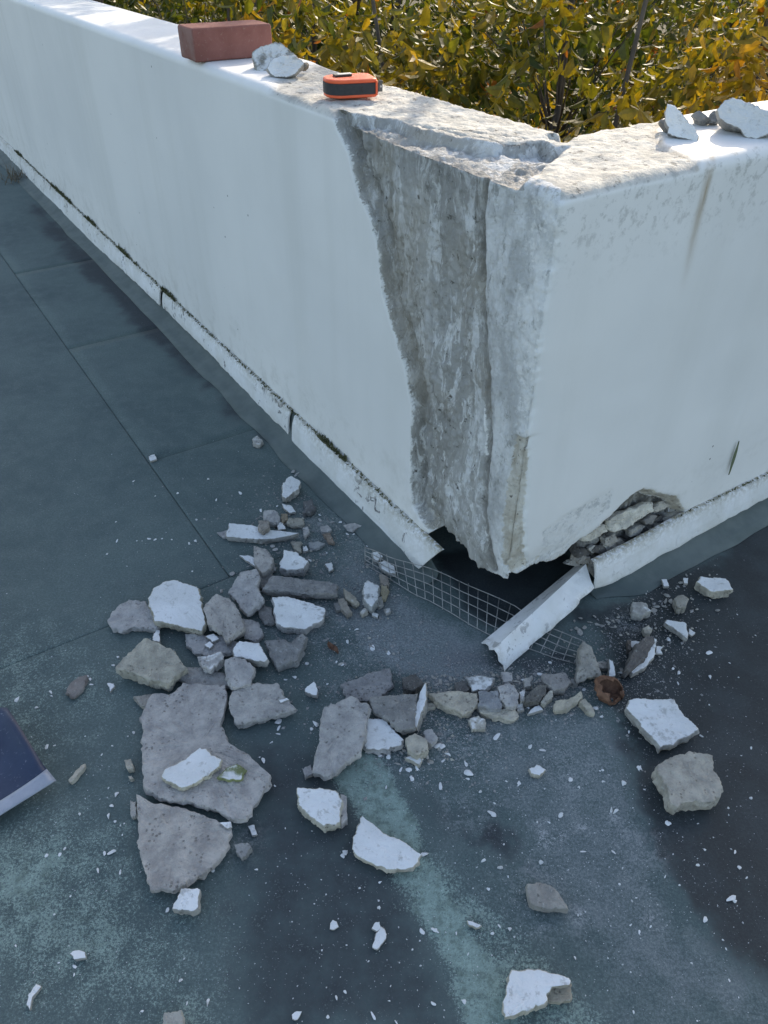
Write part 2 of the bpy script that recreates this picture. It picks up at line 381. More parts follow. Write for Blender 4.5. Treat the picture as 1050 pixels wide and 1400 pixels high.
def felt(u0, u1, w0, w1, fine, cut=None):
    gap = .0006
    def axis(a, b):
        if not fine: return np.linspace(a, b, max(8, int((b-a)/.03)))
        d = np.arange(max(a, fine[0]), min(b, fine[1]), .006) if True else None
        out = np.concatenate([np.arange(a, d[0], .08), d, np.arange(d[-1]+.006, b, .08), [b]])
        return out
    a = axis(u0+gap, u1-gap); b = axis(w0+gap, w1-gap)
    A, B = np.meshgrid(a, b, indexing='ij')
    G = C + A[..., None]*L + B[..., None]*R
    P = G.reshape(-1, 3).copy(); P2 = P[:, :2]; nz = fbm(P, 9, 4, 3); nz2 = fbm(P, 40, 3, 8)
    wob = nz*.034+nz2*.012+fbm(P, 130, 2, 6)*.004
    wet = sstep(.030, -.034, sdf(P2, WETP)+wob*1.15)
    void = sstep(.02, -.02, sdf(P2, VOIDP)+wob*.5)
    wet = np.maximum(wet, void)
    dust = np.zeros(len(P)); teal = np.zeros(len(P)); dark = np.zeros(len(P))
    for pl, k in DUSTS: dust = np.maximum(dust, k*sstep(.05, -.05, sdf(P2, pl)+wob*2))
    for pl, wd, k in TEALS: teal = np.maximum(teal, k*sstep(wd*1.25, wd*.35, line_dist(P2, fpoly(pl))+wob*.8))
    for pl, k in TEALP: teal = np.maximum(teal, k*sstep(.07, -.07, sdf(P2, pl)+wob*2)*(.75+.9*nz))
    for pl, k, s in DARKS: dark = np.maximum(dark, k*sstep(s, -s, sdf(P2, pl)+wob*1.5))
    pw = np.zeros(len(P))
    for x, y, r, k in POWDER:
        q = gp(x, y)[:2]; pw = np.maximum(pw, k*np.exp(-(np.linalg.norm(P2-q, axis=1)/(r*.00105))**2*(1+1.2*nz2)))
    P[:, 2] = fbm(P, 4, 3, 5)*.0012 + nz2*.0003
    edge = np.minimum(np.minimum(A-a[0], a[-1]-A), np.minimum(B-b[0], b[-1]-B)).ravel()
    P[:, 2] -= .0007*sstep(.003, 0, edge)
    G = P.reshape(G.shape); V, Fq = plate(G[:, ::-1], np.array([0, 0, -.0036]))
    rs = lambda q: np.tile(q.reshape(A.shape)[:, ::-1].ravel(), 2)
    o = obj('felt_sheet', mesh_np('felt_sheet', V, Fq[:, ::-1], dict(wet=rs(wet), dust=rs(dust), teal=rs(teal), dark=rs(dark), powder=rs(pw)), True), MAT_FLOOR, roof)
    return o
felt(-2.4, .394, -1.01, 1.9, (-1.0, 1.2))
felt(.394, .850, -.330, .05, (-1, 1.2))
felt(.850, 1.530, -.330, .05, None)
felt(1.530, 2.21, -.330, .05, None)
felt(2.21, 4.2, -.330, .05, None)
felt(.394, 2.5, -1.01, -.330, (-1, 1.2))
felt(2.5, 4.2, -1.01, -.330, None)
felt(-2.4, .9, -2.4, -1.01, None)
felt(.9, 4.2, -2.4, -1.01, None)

# ---- parapet wall: one swept body round the corner, broken where the photograph shows it
def wall():
    uL = np.concatenate([[6, 5, 4, 3.2, 2.7, 2.3, 2.0, 1.8, 1.6, 1.45, 1.3, 1.2, 1.1, 1.02, .95, .9, .86, .82, .79, .76, .73, .70, .68, .66, .645], np.arange(.6325, .0024, -.0028)])
    uR = np.concatenate([np.arange(.004, .62, .004), [.63, .645, .66, .68, .7, .73, .77, .82, .9, 1, 1.15, 1.3, 1.6, 2, 2.6, 3.5, 5]])
    u = np.concatenate([uL, [0], uR]); left = np.concatenate([np.ones(len(uL)), [1], np.zeros(len(uR))]).astype(bool)
    nc = len(u); ic = len(uL)
    # lower edge of the render
    zb = np.full(nc, .025)
    zb[left] = .025+(.105-.025)*sstep(.27, .19, u[left]) + .022*sstep(.10, 0, u[left])
    zb[~left] = .025+(.128-.025)*sstep(.235, .165, u[~left]) + .010*sstep(.10, .03, u[~left])
    ed = C+np.where(left[:, None], u[:, None]*L, u[:, None]*R)
    zb = zb + (fbm(ed, 45, 4, 2)*.010 + fbm(ed, 160, 2, 9)*.003)*sstep(.05, .09, zb)
    rr = .018
    rows = []
    for d in (.10, .07, .04, .02, .008, .002): rows.append((d, 'u', 0.))
    for f in np.linspace(0, 1, 236): rows.append((0., 'f', f))
    for a in np.linspace(0, 90, 8)[1:]: rows.append((a, 'r', 0.))
    for d in np.arange(rr+.003, T-rr, .003): rows.append((d, 't', 0.))
    for a in np.linspace(90, 0, 6): rows.append((a, 'b', 0.))
    for z in (H-.1, .3, -.5, GROUND): rows.append((T, 'k', z))
    nr = len(rows)
    D = np.zeros((nr, nc)); Z = np.zeros((nr, nc)); WF = np.zeros((nr, nc)); WT = np.zeros((nr, nc))
    for i, (v, k, q) in enumerate(rows):
        if k == 'u': D[i] = v; Z[i] = zb+.012*(1-math.exp(-v/.02)); WF[i] = 1
        elif k == 'f': D[i] = 0; Z[i] = zb+(H-rr-zb)*q; WF[i] = 1
        elif k == 'r':
            a = math.radians(v); D[i] = rr*(1-math.cos(a)); Z[i] = H-rr+rr*math.sin(a); WF[i] = math.cos(a); WT[i] = math.sin(a)
        elif k == 't': D[i] = v; Z[i] = H; WT[i] = 1
        elif k == 'b': a = math.radians(v); D[i] = T-rr*(1-math.cos(a)); Z[i] = H-rr+rr*math.sin(a); WT[i] = math.sin(a)
        else: D[i] = v; Z[i] = q
    UU = np.broadcast_to(u, (nr, nc)); LM = np.broadcast_to(left, (nr, nc))
    # undisturbed surface
    umax = np.where(left, 6., 5.)
    US = UU + D*(1-UU/umax)
    B = C + np.where(LM[..., None], US[..., None]*L + D[..., None]*R, US[..., None]*R + D[..., None]*L); B = B.copy(); B[..., 2] = Z
    P = B.reshape(-1, 3); lm = LM.ravel(); uu = UU.ravel(); zz = Z.ravel(); wf = WF.ravel(); wt = WT.ravel()
    uz = np.stack([uu, zz], 1)
    n1 = fbm(P, 28, 4, 11); n2 = fbm(P, 110, 3, 12); n3 = fbm(P*np.array([1, 1, .4]), 50, 4, 13); nlo = fbm(P, 7, 3, 14)
    rec = np.zeros(len(P)); exposed = np.zeros(len(P)); rough = np.zeros(len(P)); tan = np.zeros(len(P)); dark = np.zeros(len(P))
    # bare mortar on the left face
    EL = [(452, 150), (462, 180), (478, 215), (490, 255), (510, 300), (519, 345), (524, 400), (541, 455), (556, 510), (562, 560), (560, 620), (563, 692), (585, 722), (600, 748), (660, 830),
          (672, 790), (662, 740), (656, 700), (662, 600), (660, 520), (655, 430), (655, 330), (660, 262), (668, 235), (668, 190), (640, 130), (520, 110)]
    ELu = [wl(*p) for p in EL]
    sd = sdf(uz, ELu)+n1*.006+n2*.0018+nlo*.006
    inL = lm & (wf > 0)
    lo = line_dist(uz, ELu[:14])
    m = np.where(inL, sstep(.0030, -.0030, sd), 0)
    GL = [wl(*p) for p in [(668, 215), (657, 290), (655, 400), (661, 500), (664, 600), (658, 700), (670, 780)]]
    dg = line_dist(uz, GL)+n1*.003
    steps = .5+.5*np.sin((lo+n1*.02)*90)
    ridge = fbm(P*np.array([1, 1, .18]), 75, 3, 19)
    sub = .014 + .008*np.exp(-((lo-.012)/.016)**2) + .0055*n3 + .004*n2 + .003*nlo + .0035*ridge + .0025*sstep(.3, .8, steps)
    topk = sstep(.60, .70, zz)*sstep(.40, .32, uu); sub = sub*(1-.62*sstep(.025, .10, lo))*(1-.75*topk)*(1-.55*np.exp(-(dg/.030)**2))
    rec = np.maximum(rec, m*(sub+.0030*n3+.0026*n2+.0022*n1)); exposed = np.maximum(exposed, np.where(inL, sstep(.0065, -.0025, sd), 0))
    groove = np.where(inL, np.exp(-(dg/.007)**2), 0)
    rec += groove*.007; exposed = np.maximum(exposed, np.clip(groove*1.3, 0, 1)); 
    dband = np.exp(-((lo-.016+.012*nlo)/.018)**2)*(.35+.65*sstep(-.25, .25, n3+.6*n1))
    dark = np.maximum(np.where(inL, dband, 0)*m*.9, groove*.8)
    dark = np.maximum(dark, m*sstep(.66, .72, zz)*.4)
    exposed = exposed*(1-.8*np.where(inL, np.exp(-((dg-.018)/.014)**2), 0)*sstep(-.15, .25, n3+.5*n1)); rough = np.where(inL & (dg < .05), m*.9, rough)
    # scraped strip between the groove and the corner
    RL = [wl(*p) for p in [(668, 232), (655, 330), (655, 430), (661, 560), (660, 700), (672, 800), (700, 805)]] + [(-.05, .10), (-.05, .78), wl(700, 235)]
    sr = sdf(uz, RL)+n1*.004
    mr = np.where(inL, sstep(.004, -.004, sr), 0)*(1-m)
    rec += mr*(.0035+.0040*n3+.002*n2+.002*nlo); rough = np.maximum(rough, mr*(.55+.45*sstep(.10, .03, dg+.02*nlo)))
    # chip at the foot of the corner, both faces
    cl = [wl(*p) for p in [(690, 622), (712, 606), (726, 612)]] + [(-.03, .42), (-.03, .10), (.012, .10), (.020, .2)]
    sc = sdf(uz, [(.030, .375), (.022, .40), (-.02, .405), (-.02, .15), (.020, .15), (.030, .22)])+n1*.006+n2*.003
    mc = np.where(lm & (wf > 0), sstep(.003, -.003, sc), 0)
    sc2 = sdf(uz, [(.012, .385), (-.02, .395), (-.02, .14), (.05, .14), (.030, .20), (.020, .30)])+n1*.006+n2*.003
    mc2 = np.where((~lm) & (wf > 0), sstep(.003, -.003, sc2), 0)
    ch = np.maximum(mc, mc2); rec += ch*(.007+.003*n3); tan = np.maximum(tan, ch*.85)
    # scraped patch above the torn foot of the right face and ragged lower edge
    WP = [wr(*p) for p in [(738, 765), (742, 728), (770, 705), (838, 667), (836, 694), (800, 725), (770, 752)]]
    mp = np.where((~lm) & (wf > 0), sstep(.004, -.004, sdf(uz, WP)+n1*.004), 0)
    rough = np.maximum(rough, mp*.45); rec += mp*(.0012+.0008*n3)
    lowz = np.where(wf > 0, sstep(.05, .0, zz-np.broadcast_to(zb, (nr, nc)).ravel())*np.broadcast_to(sstep(.05, .09, zb), (nr, nc)).ravel(), 0)
    rec += lowz*(.006+.006*n3); rough = np.maximum(rough, lowz*.7); tan = np.maximum(tan, .55*lowz*sstep(-.1, .3, n1))
    # hole in the right face
    HP = [wr(*p) for p in [(768, 768), (790, 742), (815, 722), (838, 700), (858, 684), (880, 668), (905, 672), (930, 682), (938, 697), (932, 712), (880, 745), (830, 775), (790, 800)]]
    sh = sdf(uz, HP)+n1*.007+n2*.003
    mh = np.where((~lm) & (wf > 0), sstep(.002, -.022, sh), 0)
    rec += mh*(.030+.010*n3+.006*n2); tan = np.maximum(tan, np.where((~lm) & (wf > 0), sstep(.003, -.003, sh), 0)*(1-.35*mh))
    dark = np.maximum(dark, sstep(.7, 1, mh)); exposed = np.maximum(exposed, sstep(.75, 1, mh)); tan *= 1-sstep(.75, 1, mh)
    # ---- top: layer broken off along the corner, old patch, new coats further along
    P2 = P[:, :2]
    tp = lambda q: [gp(x, y, H)[:2] for x, y in q]
    TP = tp([(450, 158), (475, 152), (510, 157), (543, 163), (577, 175), (622, 184), (670, 192), (715, 192), (745, 190), (759, 196), (778, 196), (752, 214), (735, 230), (712, 240), (690, 262), (640, 300), (520, 260), (470, 200)])
    st = sdf(P2, TP)+n1*.005+n2*.002
    mt = sstep(.006, -.006, st)*(wt > 0)
    UNB = tp([(510, 168), (640, 190), (770, 186), (820, 210), (765, 262), (690, 240), (600, 225)])
    low = mt*(.017+.003*n3+.003*n2+.002*n1)*wt
    rk = sstep(.014, .0, line_dist(P2, tp([(757, 182), (770, 188), (778, 178), (772, 172)]))+n1*.004)*(wt > 0)
    low = np.maximum(low, rk*.020)
    oldl = sdf(P2, tp([(366, 122), (384, 106), (420, 92), (470, 70), (800, 150), (905, 150), (900, 180), (905, 197), (975, 226), (960, 270), (760, 330), (380, 180)]))+n1*.004
    old = sstep(.006, -.006, oldl)
    low += old*.0035*wt + .0035*wt*old*n3 + .0015*n2*old*wt
    dirt = old*np.clip(wt+.25, 0, 1)*np.where(wf > .95, 0, 1)
    crk = np.zeros(len(P))
    for ln in ([(560, 165), (620, 178), (690, 190), (740, 190)], [(600, 172), (680, 180), (720, 186)], [(520, 160), (560, 172)]):
        crk = np.maximum(crk, sstep(.004, .001, line_dist(P2, tp(ln))+n2*.003)*(wt > .5)*(1-mt))
    low += crk*.004; dark = np.maximum(dark, crk*.9)
    mte = sstep(.011, .003, st+n2*.002)*(wt > .05); exposed = np.maximum(exposed, np.maximum(mte*.9, crk*.9)); exposed = np.maximum(exposed, rk)
    dark = np.maximum(dark, .55*sstep(.010, .0, np.abs(st+.004))*mt*(wt > .3)*sstep(-.3, .3, n1+n2)); dark = np.maximum(dark, rk)
    dirt = np.maximum(dirt*.9, mt*.5)
    # spatter below the cap edge, right face; run stain
    sp = np.where((~lm) & (wf > .3), sstep(.60, .735, zz)*sstep(.52, .40, uu), 0)+np.where(lm & (wf > .3), sstep(.66, .74, zz)*sstep(.1, .04, uu), 0)
    spatter = np.clip(sp, 0, 1)
    us = wr(974, 222)[0]
    stain = np.where(~lm, np.exp(-((uu-us+.006*n1)/.008)**2)*sstep(.55, .73, zz)*(wf > .3), 0)
    stain = np.maximum(stain, sstep(.010, .0, np.abs(oldl))*(wt > .4)*(~lm)*.7)
    stain = np.maximum(stain, np.where(inL, np.exp(-(line_dist(uz, [wl(683, 255), wl(684, 305)])/.012)**2), 0))
    # general unevenness
    surf = nlo*.0022*np.where(uu < 1.2, 1, 0)
    rec = rec*np.clip(wf*1.2, 0, 1)+surf*wf
    low = low+surf*wt
    # ---- move the vertices
    rec2 = rec.reshape(nr, nc); low2 = low.reshape(nr, nc)
    c0 = np.clip(rec2[:, ic], 0, .03)
    nb = .006+.004*fbm(np.stack([np.full(nr, 3.), np.full(nr, 1.), Z[:, ic]], 1), 25, 3, 31)         # worn arris
    cf = ((c0+nb)*WF[:, ic])[:, None]
    fall = np.exp(-UU/.012)
    X = B.copy()
    inward = rec2 + cf*fall*.6
    along = cf*fall
    X += np.where(LM[..., None], inward[..., None]*R + along[..., None]*L, inward[..., None]*L + along[..., None]*R)
    X[..., 2] -= low2 + .004*WT*np.exp(-UU/.03)*np.exp(-D/.03)
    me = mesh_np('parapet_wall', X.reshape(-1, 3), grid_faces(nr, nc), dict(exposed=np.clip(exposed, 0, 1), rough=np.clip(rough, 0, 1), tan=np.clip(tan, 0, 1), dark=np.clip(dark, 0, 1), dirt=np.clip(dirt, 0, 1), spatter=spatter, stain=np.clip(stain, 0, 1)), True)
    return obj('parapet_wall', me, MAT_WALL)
WALL = wall()
tag(WALL, 'white rendered parapet wall whose corner has broken away down to grey mortar', 'wall')

# masonry standing back inside the broken foot, coloured dark for the shade there
def core():
    V = []; d0, d1 = .115, .19
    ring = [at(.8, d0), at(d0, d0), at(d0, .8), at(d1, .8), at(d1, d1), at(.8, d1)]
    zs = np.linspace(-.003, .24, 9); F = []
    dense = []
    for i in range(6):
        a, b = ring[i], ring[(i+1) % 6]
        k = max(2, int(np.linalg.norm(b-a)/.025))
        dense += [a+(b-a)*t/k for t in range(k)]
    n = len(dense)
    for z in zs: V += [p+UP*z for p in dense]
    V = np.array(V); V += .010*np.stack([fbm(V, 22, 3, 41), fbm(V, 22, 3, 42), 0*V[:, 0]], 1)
    for j in range(len(zs)-1):
        for i in range(n): F.append((j*n+i, j*n+(i+1) % n, (j+1)*n+(i+1) % n, (j+1)*n+i))
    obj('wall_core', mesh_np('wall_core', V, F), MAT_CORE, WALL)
core()

# ---- felt upstand dressed from the floor up to the wall foot, under the flashings
def upstand(side, u0, u1):
    prof = [(-.002, .078), (-.006, .055), (-.010, .034), (-.020, .017), (-.044, .006), (-.064, .0016)]
    us = np.concatenate([np.arange(u0, min(u1, 1.2), .012), np.arange(1.2, u1, .12)])
    G = np.zeros((len(prof), len(us), 3))
    for j, (q, z) in enumerate(prof):
        tap = sstep(u0-.01, u0+.10, us); qq = (q*(.35+.65*tap))[:, None]; z = z*(.25+.75*tap)
        b = C + (us[:, None]*L + qq*R if side == 'L' else us[:, None]*R + qq*L)
        wv = fbm(b, 9, 3, 51+j)*(0, 0, .002, .003, .006, .010)[j]
        b = b + (R if side == 'L' else L)*wv[:, None]; b[:, 2] = np.maximum(z, .0014)+(0 if j == 5 else .002)*fbm(b, 14, 2, 60)
        G[j] = b
    off = (R if side == 'L' else L)*.0 + UP*-.0012
    V, F = plate(G if side == 'R' else G[:, ::-1], off)
    obj('felt_upstand', mesh_np('felt_upstand', V, F, None, True), MAT_UPSTAND, roof)
upstand('L', .175, 4.2); upstand('R', .215, 4.2)

# ---- white flashing strips over the upstand; each is bent sheet with a ragged lower edge
def strip(side, top, low, n=None, lift=0., chips=1.):
    """top/low: matched lists of (u, z) along the strip"""
    top = np.array(top); low = np.array(low); N_ = max(12, int(abs(top[-1, 0]-top[0, 0])/.012))
    s = np.linspace(0, 1, N_)
    def samp(a, q):
        t = np.linspace(0, 1, len(a)) if False else np.concatenate([[0], np.cumsum(np.abs(np.diff(a[:, 0])))]); t = t/t[-1]
        return np.stack([np.interp(q, t, a[:, 0]), np.interp(q, t, a[:, 1])], 1)
    a = samp(top, s); b = samp(low, s)
    ins, alg = (R, L) if side == 'L' else (L, R)
    G = np.zeros((6, N_, 3)); dm = np.zeros((6, N_))
    for j, (f, q) in enumerate([(0, -.002), (.04, -.009), (.30, -.014), (.62, -.0175), (.92, -.019), (1., -.0185)]):
        uz = a*(1-f)+b*f
        p = C + uz[:, :1]*alg + (q-lift*(.3+.7*f))*ins; p[:, 2] = uz[:, 1]
        nn = fbm(p, 30, 3, 71)
        p = p + ins*(nn*.0022*(j > 1))[:, None]
        p[:, 2] += fbm(p, 45, 3, 72)*.005*(j >= 4)
        G[j] = p; dm[j] = [1, .55, .12, .05, .12, .2][j]
    if side == 'L': G = G[:, ::-1]; dm = dm[:, ::-1]
    V, F = plate(G, ins*.0042)
    return obj('flashing_strip', mesh_np('flashing_strip', V, F, dict(dirt=np.tile(dm.ravel(), 2), chips=np.full(dm.size*2, chips)), False), MAT_FLASH, WALL)
LOWL = [(0, 211), (35, 247), (90, 300), (150, 352), (220, 418), (300, 497), (340, 540), (398, 598), (440, 650), (500, 712), (573, 776)]
lowu = np.array([wl(x, y, -.019) for x, y in LOWL])
def low_at(us): return [(q, float(np.interp(q, lowu[::-1, 0], lowu[::-1, 1]))) for q in us]
def cutu(x, y): return wl(x, y, -.019)[0]
c1, c2, c3, c4 = cutu(33, 245), cutu(222, 420), cutu(398, 600), cutu(574, 777)
g_ = .015
for a, b, ta, tb in [(4.2, c1+g_, .000, 0), (c1-g_*.2, c2+g_, .003, 0), (c2-g_*.3, c3+g_, .0005, 0), (c3-g_*.6, c4, .0035, -.045)]:
    us = np.linspace(a, b, 14); z_t = .083
    strip('L', [(q + (tb if i == 13 else 0), z_t) for i, q in enumerate(us)], low_at(us), lift=ta)
TOPR = [(1050, 647), (935, 702), (870, 738), (800, 772)]; LOWR = [(1050, 678), (1000, 705), (940, 738), (880, 770), (845, 792), (812, 803)]
lr = np.array([wr(x, y, -.019) for x, y in LOWR]); tr = np.array([wr(x, y, -.004) for x, y in TOPR])
us = np.concatenate([np.linspace(lr[-1, 0], lr[0, 0], 12), [.9, 1.2, 2, 4.2]])
zl = np.interp(us, lr[::-1, 0], lr[::-1, 1]); zt = np.interp(us, tr[::-1, 0], tr[::-1, 1])
strip('R', [(a, b) for a, b in zip(us, zt)], [(a, b-.002) for a, b in zip(us, zl)], lift=.003, chips=.25)

# rubble showing in the hole of the right face
def lump_mesh(name, seed, cuts=9, sub=3, flat=1., paint=0., rough_=.06):
    import bmesh
    bm = bmesh.new(); bmesh.ops.create_icosphere(bm, subdivisions=sub, radius=1)
    V = np.array([v.co[:] for v in bm.verts]); rg = np.random.default_rng(seed)
    for _ in range(cuts):
        nrm = rg.normal(size=3); nrm /= np.linalg.norm(nrm); c = rg.uniform(.40, .72)
        d = V @ nrm-c; V -= np.maximum(d, 0)[:, None]*nrm*.93
    V += V*(fbm(V+seed*3.1, 2.2, 4, seed)*rough_*2)[:, None]
    V[:, 2] *= flat
    for v, q in zip(bm.verts, V): v.co = q
    me = bm_mesh(name, bm, False); V = np.array([v.co[:] for v in me.vertices])
    a = me.attributes.new('paint', 'FLOAT', 'POINT'); a.data.foreach_set('value', np.full(len(V), paint, np.float32))
    me.materials.append(MAT_RUB); return me
LUMPS = [lump_mesh('lump', s, cuts=15+s % 5, rough_=.05+.02*(s % 3)) for s in range(8)]
def wall_lump(x, y, wpx, hpx, depth, col, seed, roll=0., thick=.022):
    depth = depth*.45; wpx *= 1.12; hpx *= 1.15; u, z = wr(x, y, depth); p = C+R*u+L*depth; p[2] = z
    dist = (p-O) @ _F; k = dist/FPX
    o = bpy.data.objects.new('mortar_lump', LUMPS[seed % 8]); COL.objects.link(o); o.parent = WALL
    o.location = p; o.rotation_mode = 'XYZ'
    m = Matrix((tuple(R), tuple(L), (0, 0, 1))).transposed().to_4x4() @ Matrix.Rotation(roll, 4, 'Y') @ Matrix.Diagonal((wpx*k*.62, thick, hpx*k*.72, 1))
    m.translation = Vector(p); o.matrix_world = m; o.color = (*col, 1)
    return o
CREAM = (.60, .55, .46); GREY = (.30, .285, .265); LGREY = (.42, .41, .39); DGREY = (.12, .115, .11); TAN = (.30, .25, .19)
for a in [(893, 724, 26, 14, .034, GREY, 3, .4), (838, 752, 20, 14, .036, LGREY, 5, .5), (788, 756, 16, 14, .036, DGREY, 7, .1), (818, 764, 20, 10, .036, GREY, 4, .4)]:
    wall_lump(*a)

# ================================================================== FALLEN PIECES
GRP_F = 'fallen pieces of render and mortar on the roof floor'
def resample(poly, step):
    out = []
    for i in range(len(poly)):
        a = poly[i]; b = poly[(i+1) % len(poly)]; k = max(1, int(round(np.linalg.norm(b-a)/step)))
        out += [a+(b-a)*t/k for t in range(k)]
    return np.array(out)
_seed = [100]; NEAR = []
def chunk(name, label, cat, pts, src, thick=.016, base=0., tilt=(0, 0), paint=0., col=GREY, group=GRP_F, smooth=False, jag=1., rel=1., n=None, p0=None, zlift=None):
    """a broken slab: its upper face has the given outline and lies in a plane `thick` above `base`
    (tilted by `tilt`), its sides drop away unevenly"""
    _seed[0] += 1; sd = _seed[0]
    px = zoom(pts, src); cx = sum(p[0] for p in px)/len(px); cy = sum(p[1] for p in px)/len(px)
    if n is None: nrm = np.array([-tilt[0], -tilt[1], 1.]); nrm /= np.linalg.norm(nrm)
    else: nrm = np.array(n, float); nrm /= np.linalg.norm(nrm)
    q0 = gp(cx, cy, base+thick) if p0 is None else p0
    poly = np.array([plane_pt(x, y, q0, nrm) for x, y in px])
    size = np.linalg.norm(poly.max(0)-poly.min(0))
    rng_ = resample(poly, max(.0022, size/64)); m = len(rng_)
    cen = rng_.mean(0)
    tx = np.cross([.3, 1, .1], nrm); tx /= np.linalg.norm(tx); ty = np.cross(nrm, tx)
    out2 = rng_-cen; rl = np.linalg.norm(out2, axis=1)[:, None]+1e-6
    rad = out2/rl
    j = fbm(rng_+sd, 150, 4, sd, .6)*.0042*jag*max(.6, min(1., size/.035)) + fbm(rng_+sd, 45, 2, sd+1)*.0034*jag*max(.6, min(1., size/.035))
    rng_ = rng_+rad*j[:, None]
    sc = min(1., size/.07)
    rings = []; pm = []; 
    # bottom, side, arris, face rings
    th = thick if n is None else thick
    inset = lambda f, dn, s: cen+(rng_-cen)*(1-f)-nrm*dn + rad*(fbm(rng_*1.0+sd*2, 90, 3, s)*.0055*sc*jag)[:, None]
    rings.append(inset(.14, th, sd+2)); pm.append(0)
    rings.append(inset(.03, th*.72, sd+3)); pm.append(0)
    rings.append(inset(-.015, th*.38, sd+4)); pm.append(0)
    rings.append(cen+(rng_-cen)*(1.0)-nrm*(.0013*sc)); pm.append(.2)
    rings.append(cen+(rng_-cen)*(1-.0018*sc/rl)-nrm*(.0002*sc)); pm.append(.85)
    for f in (.86, .66, .44, .22):
        rings.append(cen+(rng_-cen)*f); pm.append(1.)
    V = np.vstack(rings+[cen[None, :]]); pa = np.concatenate([np.full(m, q) for q in pm]+[[1.]])*paint
    amp = (.0018 if paint > .5 else .0034)*rel*sc
    dn = fbm(V+sd, 38, 4, sd+7)*amp + fbm(V+sd, 150, 3, sd+8)*amp*.65
    wgt = np.concatenate([np.full(m, q) for q in (.0, .4, .6, .8, 1, 1, 1, 1, 1)]+[[1.]])
    V = V+nrm*(dn*wgt)[:, None]
    lowest = base+.0004
    V[:, 2] = np.maximum(V[:, 2], lowest)
    if tilt != (0, 0) and n is None:
        V[:m, 2] = lowest; 
    F = []
    for k in range(len(rings)-1):
        for i in range(m):
            F.append((k*m+i, k*m+(i+1) % m, (k+1)*m+(i+1) % m, (k+1)*m+i))
    t = (len(rings)-1)*m
    for i in range(m): F.append((t+i, t+(i+1) % m, len(V)-1))
    F.append(tuple(range(m))[::-1])
    a = sum(rng_[i, 0]*rng_[(i+1) % m, 1]-rng_[(i+1) % m, 0]*rng_[i, 1] for i in range(m)) if abs(nrm[2]) > .3 else sum(px[i][0]*px[(i+1) % len(px)][1]-px[(i+1) % len(px)][0]*px[i][1] for i in range(len(px)))*-1
    if a < 0: F = [f[::-1] for f in F]
    o = obj(name, mesh_np(name, V, F, dict(paint=pa), smooth), MAT_RUB)
    recenter(o, (cen[0], cen[1], max(base, V[:, 2].min())))
    o.color = (*col, 1)
    tag(o, label, cat, group)
    if label and n is None and len(label.split()) <= 10 and group == GRP_F: NEAR.append((cx, cy, label))
    return o
RF, MF = 'render_fragment', 'mortar_fragment'
MG = (.44, .43, .43); MGB = (.41, .39, .375); MD = (.26, .255, .25); MP = (.40, .39, .37); MC = (.48, .45, .385)
K = 'rubble'
# upper left pile
chunk(MF, 'flat grey mortar slab lowest in the pile, under the yellow stained piece', K, [(60, 570), (100, 550), (165, 560), (190, 600), (215, 650), (200, 665), (120, 655), (60, 670), (25, 650), (25, 620)], ZA, .014, 0, col=MG)
chunk(RF, 'large pale render piece with a yellow stain across its top', K, [(240, 480), (285, 480), (365, 505), (370, 545), (388, 640), (375, 670), (310, 660), (240, 640), (190, 630), (172, 545), (195, 505)], ZA, .022, .010, (0, .06), .75, (.46, .43, .35))
chunk(MF, 'kinked grey mortar piece right of the pointed brown grey slab', K, [(490, 490), (520, 445), (582, 435), (597, 465), (585, 500), (607, 545), (590, 572), (545, 605), (520, 580), (500, 545), (475, 525)], ZA, .020, .008, (.06, .10), 0, MG)
chunk(MF, 'brown grey mortar slab with a pointed lower end in the middle of the upper pile', K, [(380, 580), (430, 530), (480, 545), (515, 590), (535, 655), (465, 712), (450, 670), (400, 640), (385, 610)], ZA, .024, .012, (.08, .05), 0, MGB)
chunk(MF, 'flat grey piece wedged below the pointed slab and left of the white faced wedge', K, [(530, 622), (590, 630), (607, 680), (580, 708), (535, 695)], ZA, .012, 0, col=MG)
chunk(RF, 'long dark grey mortar bar with a thin pale lower edge', K, [(640, 460), (780, 475), (885, 492), (882, 530), (740, 528), (605, 512)], ZA, .020, .006, (0, .1), 0, (.27, .265, .265))
chunk(RF, 'broad white render piece right below the long dark bar', K, [(640, 540), (720, 540), (840, 582), (836, 622), (770, 662), (690, 660), (658, 640), (650, 600)], ZA, .024, 0, (-.05, .10), 1., MG)
chunk(MF, 'rough brown grey lump standing over two white flakes under the long white strip', K, [(570, 345), (620, 360), (645, 395), (640, 430), (602, 455), (575, 420)], ZA, .022, .006, (.1, .05), 0, MGB)
chunk(RF, 'white triangular flake poking out left of the rough brown lump', K, [(520, 385), (560, 382), (590, 400), (585, 430), (570, 422)], ZA, .007, 0, (0, 0), 1., MP)
chunk(RF, 'small white flake poking out right of the rough brown lump', K, [(630, 415), (650, 410), (657, 443), (625, 442)], ZA, .007, 0, (0, 0), 1., MP)
chunk(RF, 'blocky white render piece above the right half of the long dark bar', K, [(685, 362), (735, 370), (780, 406), (762, 436), (700, 440), (670, 428), (678, 395)], ZA, .026, 0, (.05, .08), 1., MG)
chunk(RF, 'long narrow white render strip tapering to a point on the right', K, [(475, 262), (530, 265), (620, 285), (745, 300), (722, 306), (640, 322), (560, 322), (470, 312)], ZA, .018, 0, (0, .12), 1., MP)
chunk(MF, 'thin grey sliver at the blunt left end of the long white strip', K, [(430, 298), (470, 288), (472, 318), (450, 312)], ZA, .006, 0, col=MG)
chunk(RF, 'pale pointed piece standing alone beside the left flashing', K, [(712, 85), (750, 100), (745, 132), (692, 172), (678, 162), (680, 110)], ZA, .024, 0, (-.08, .15), 1., MP)
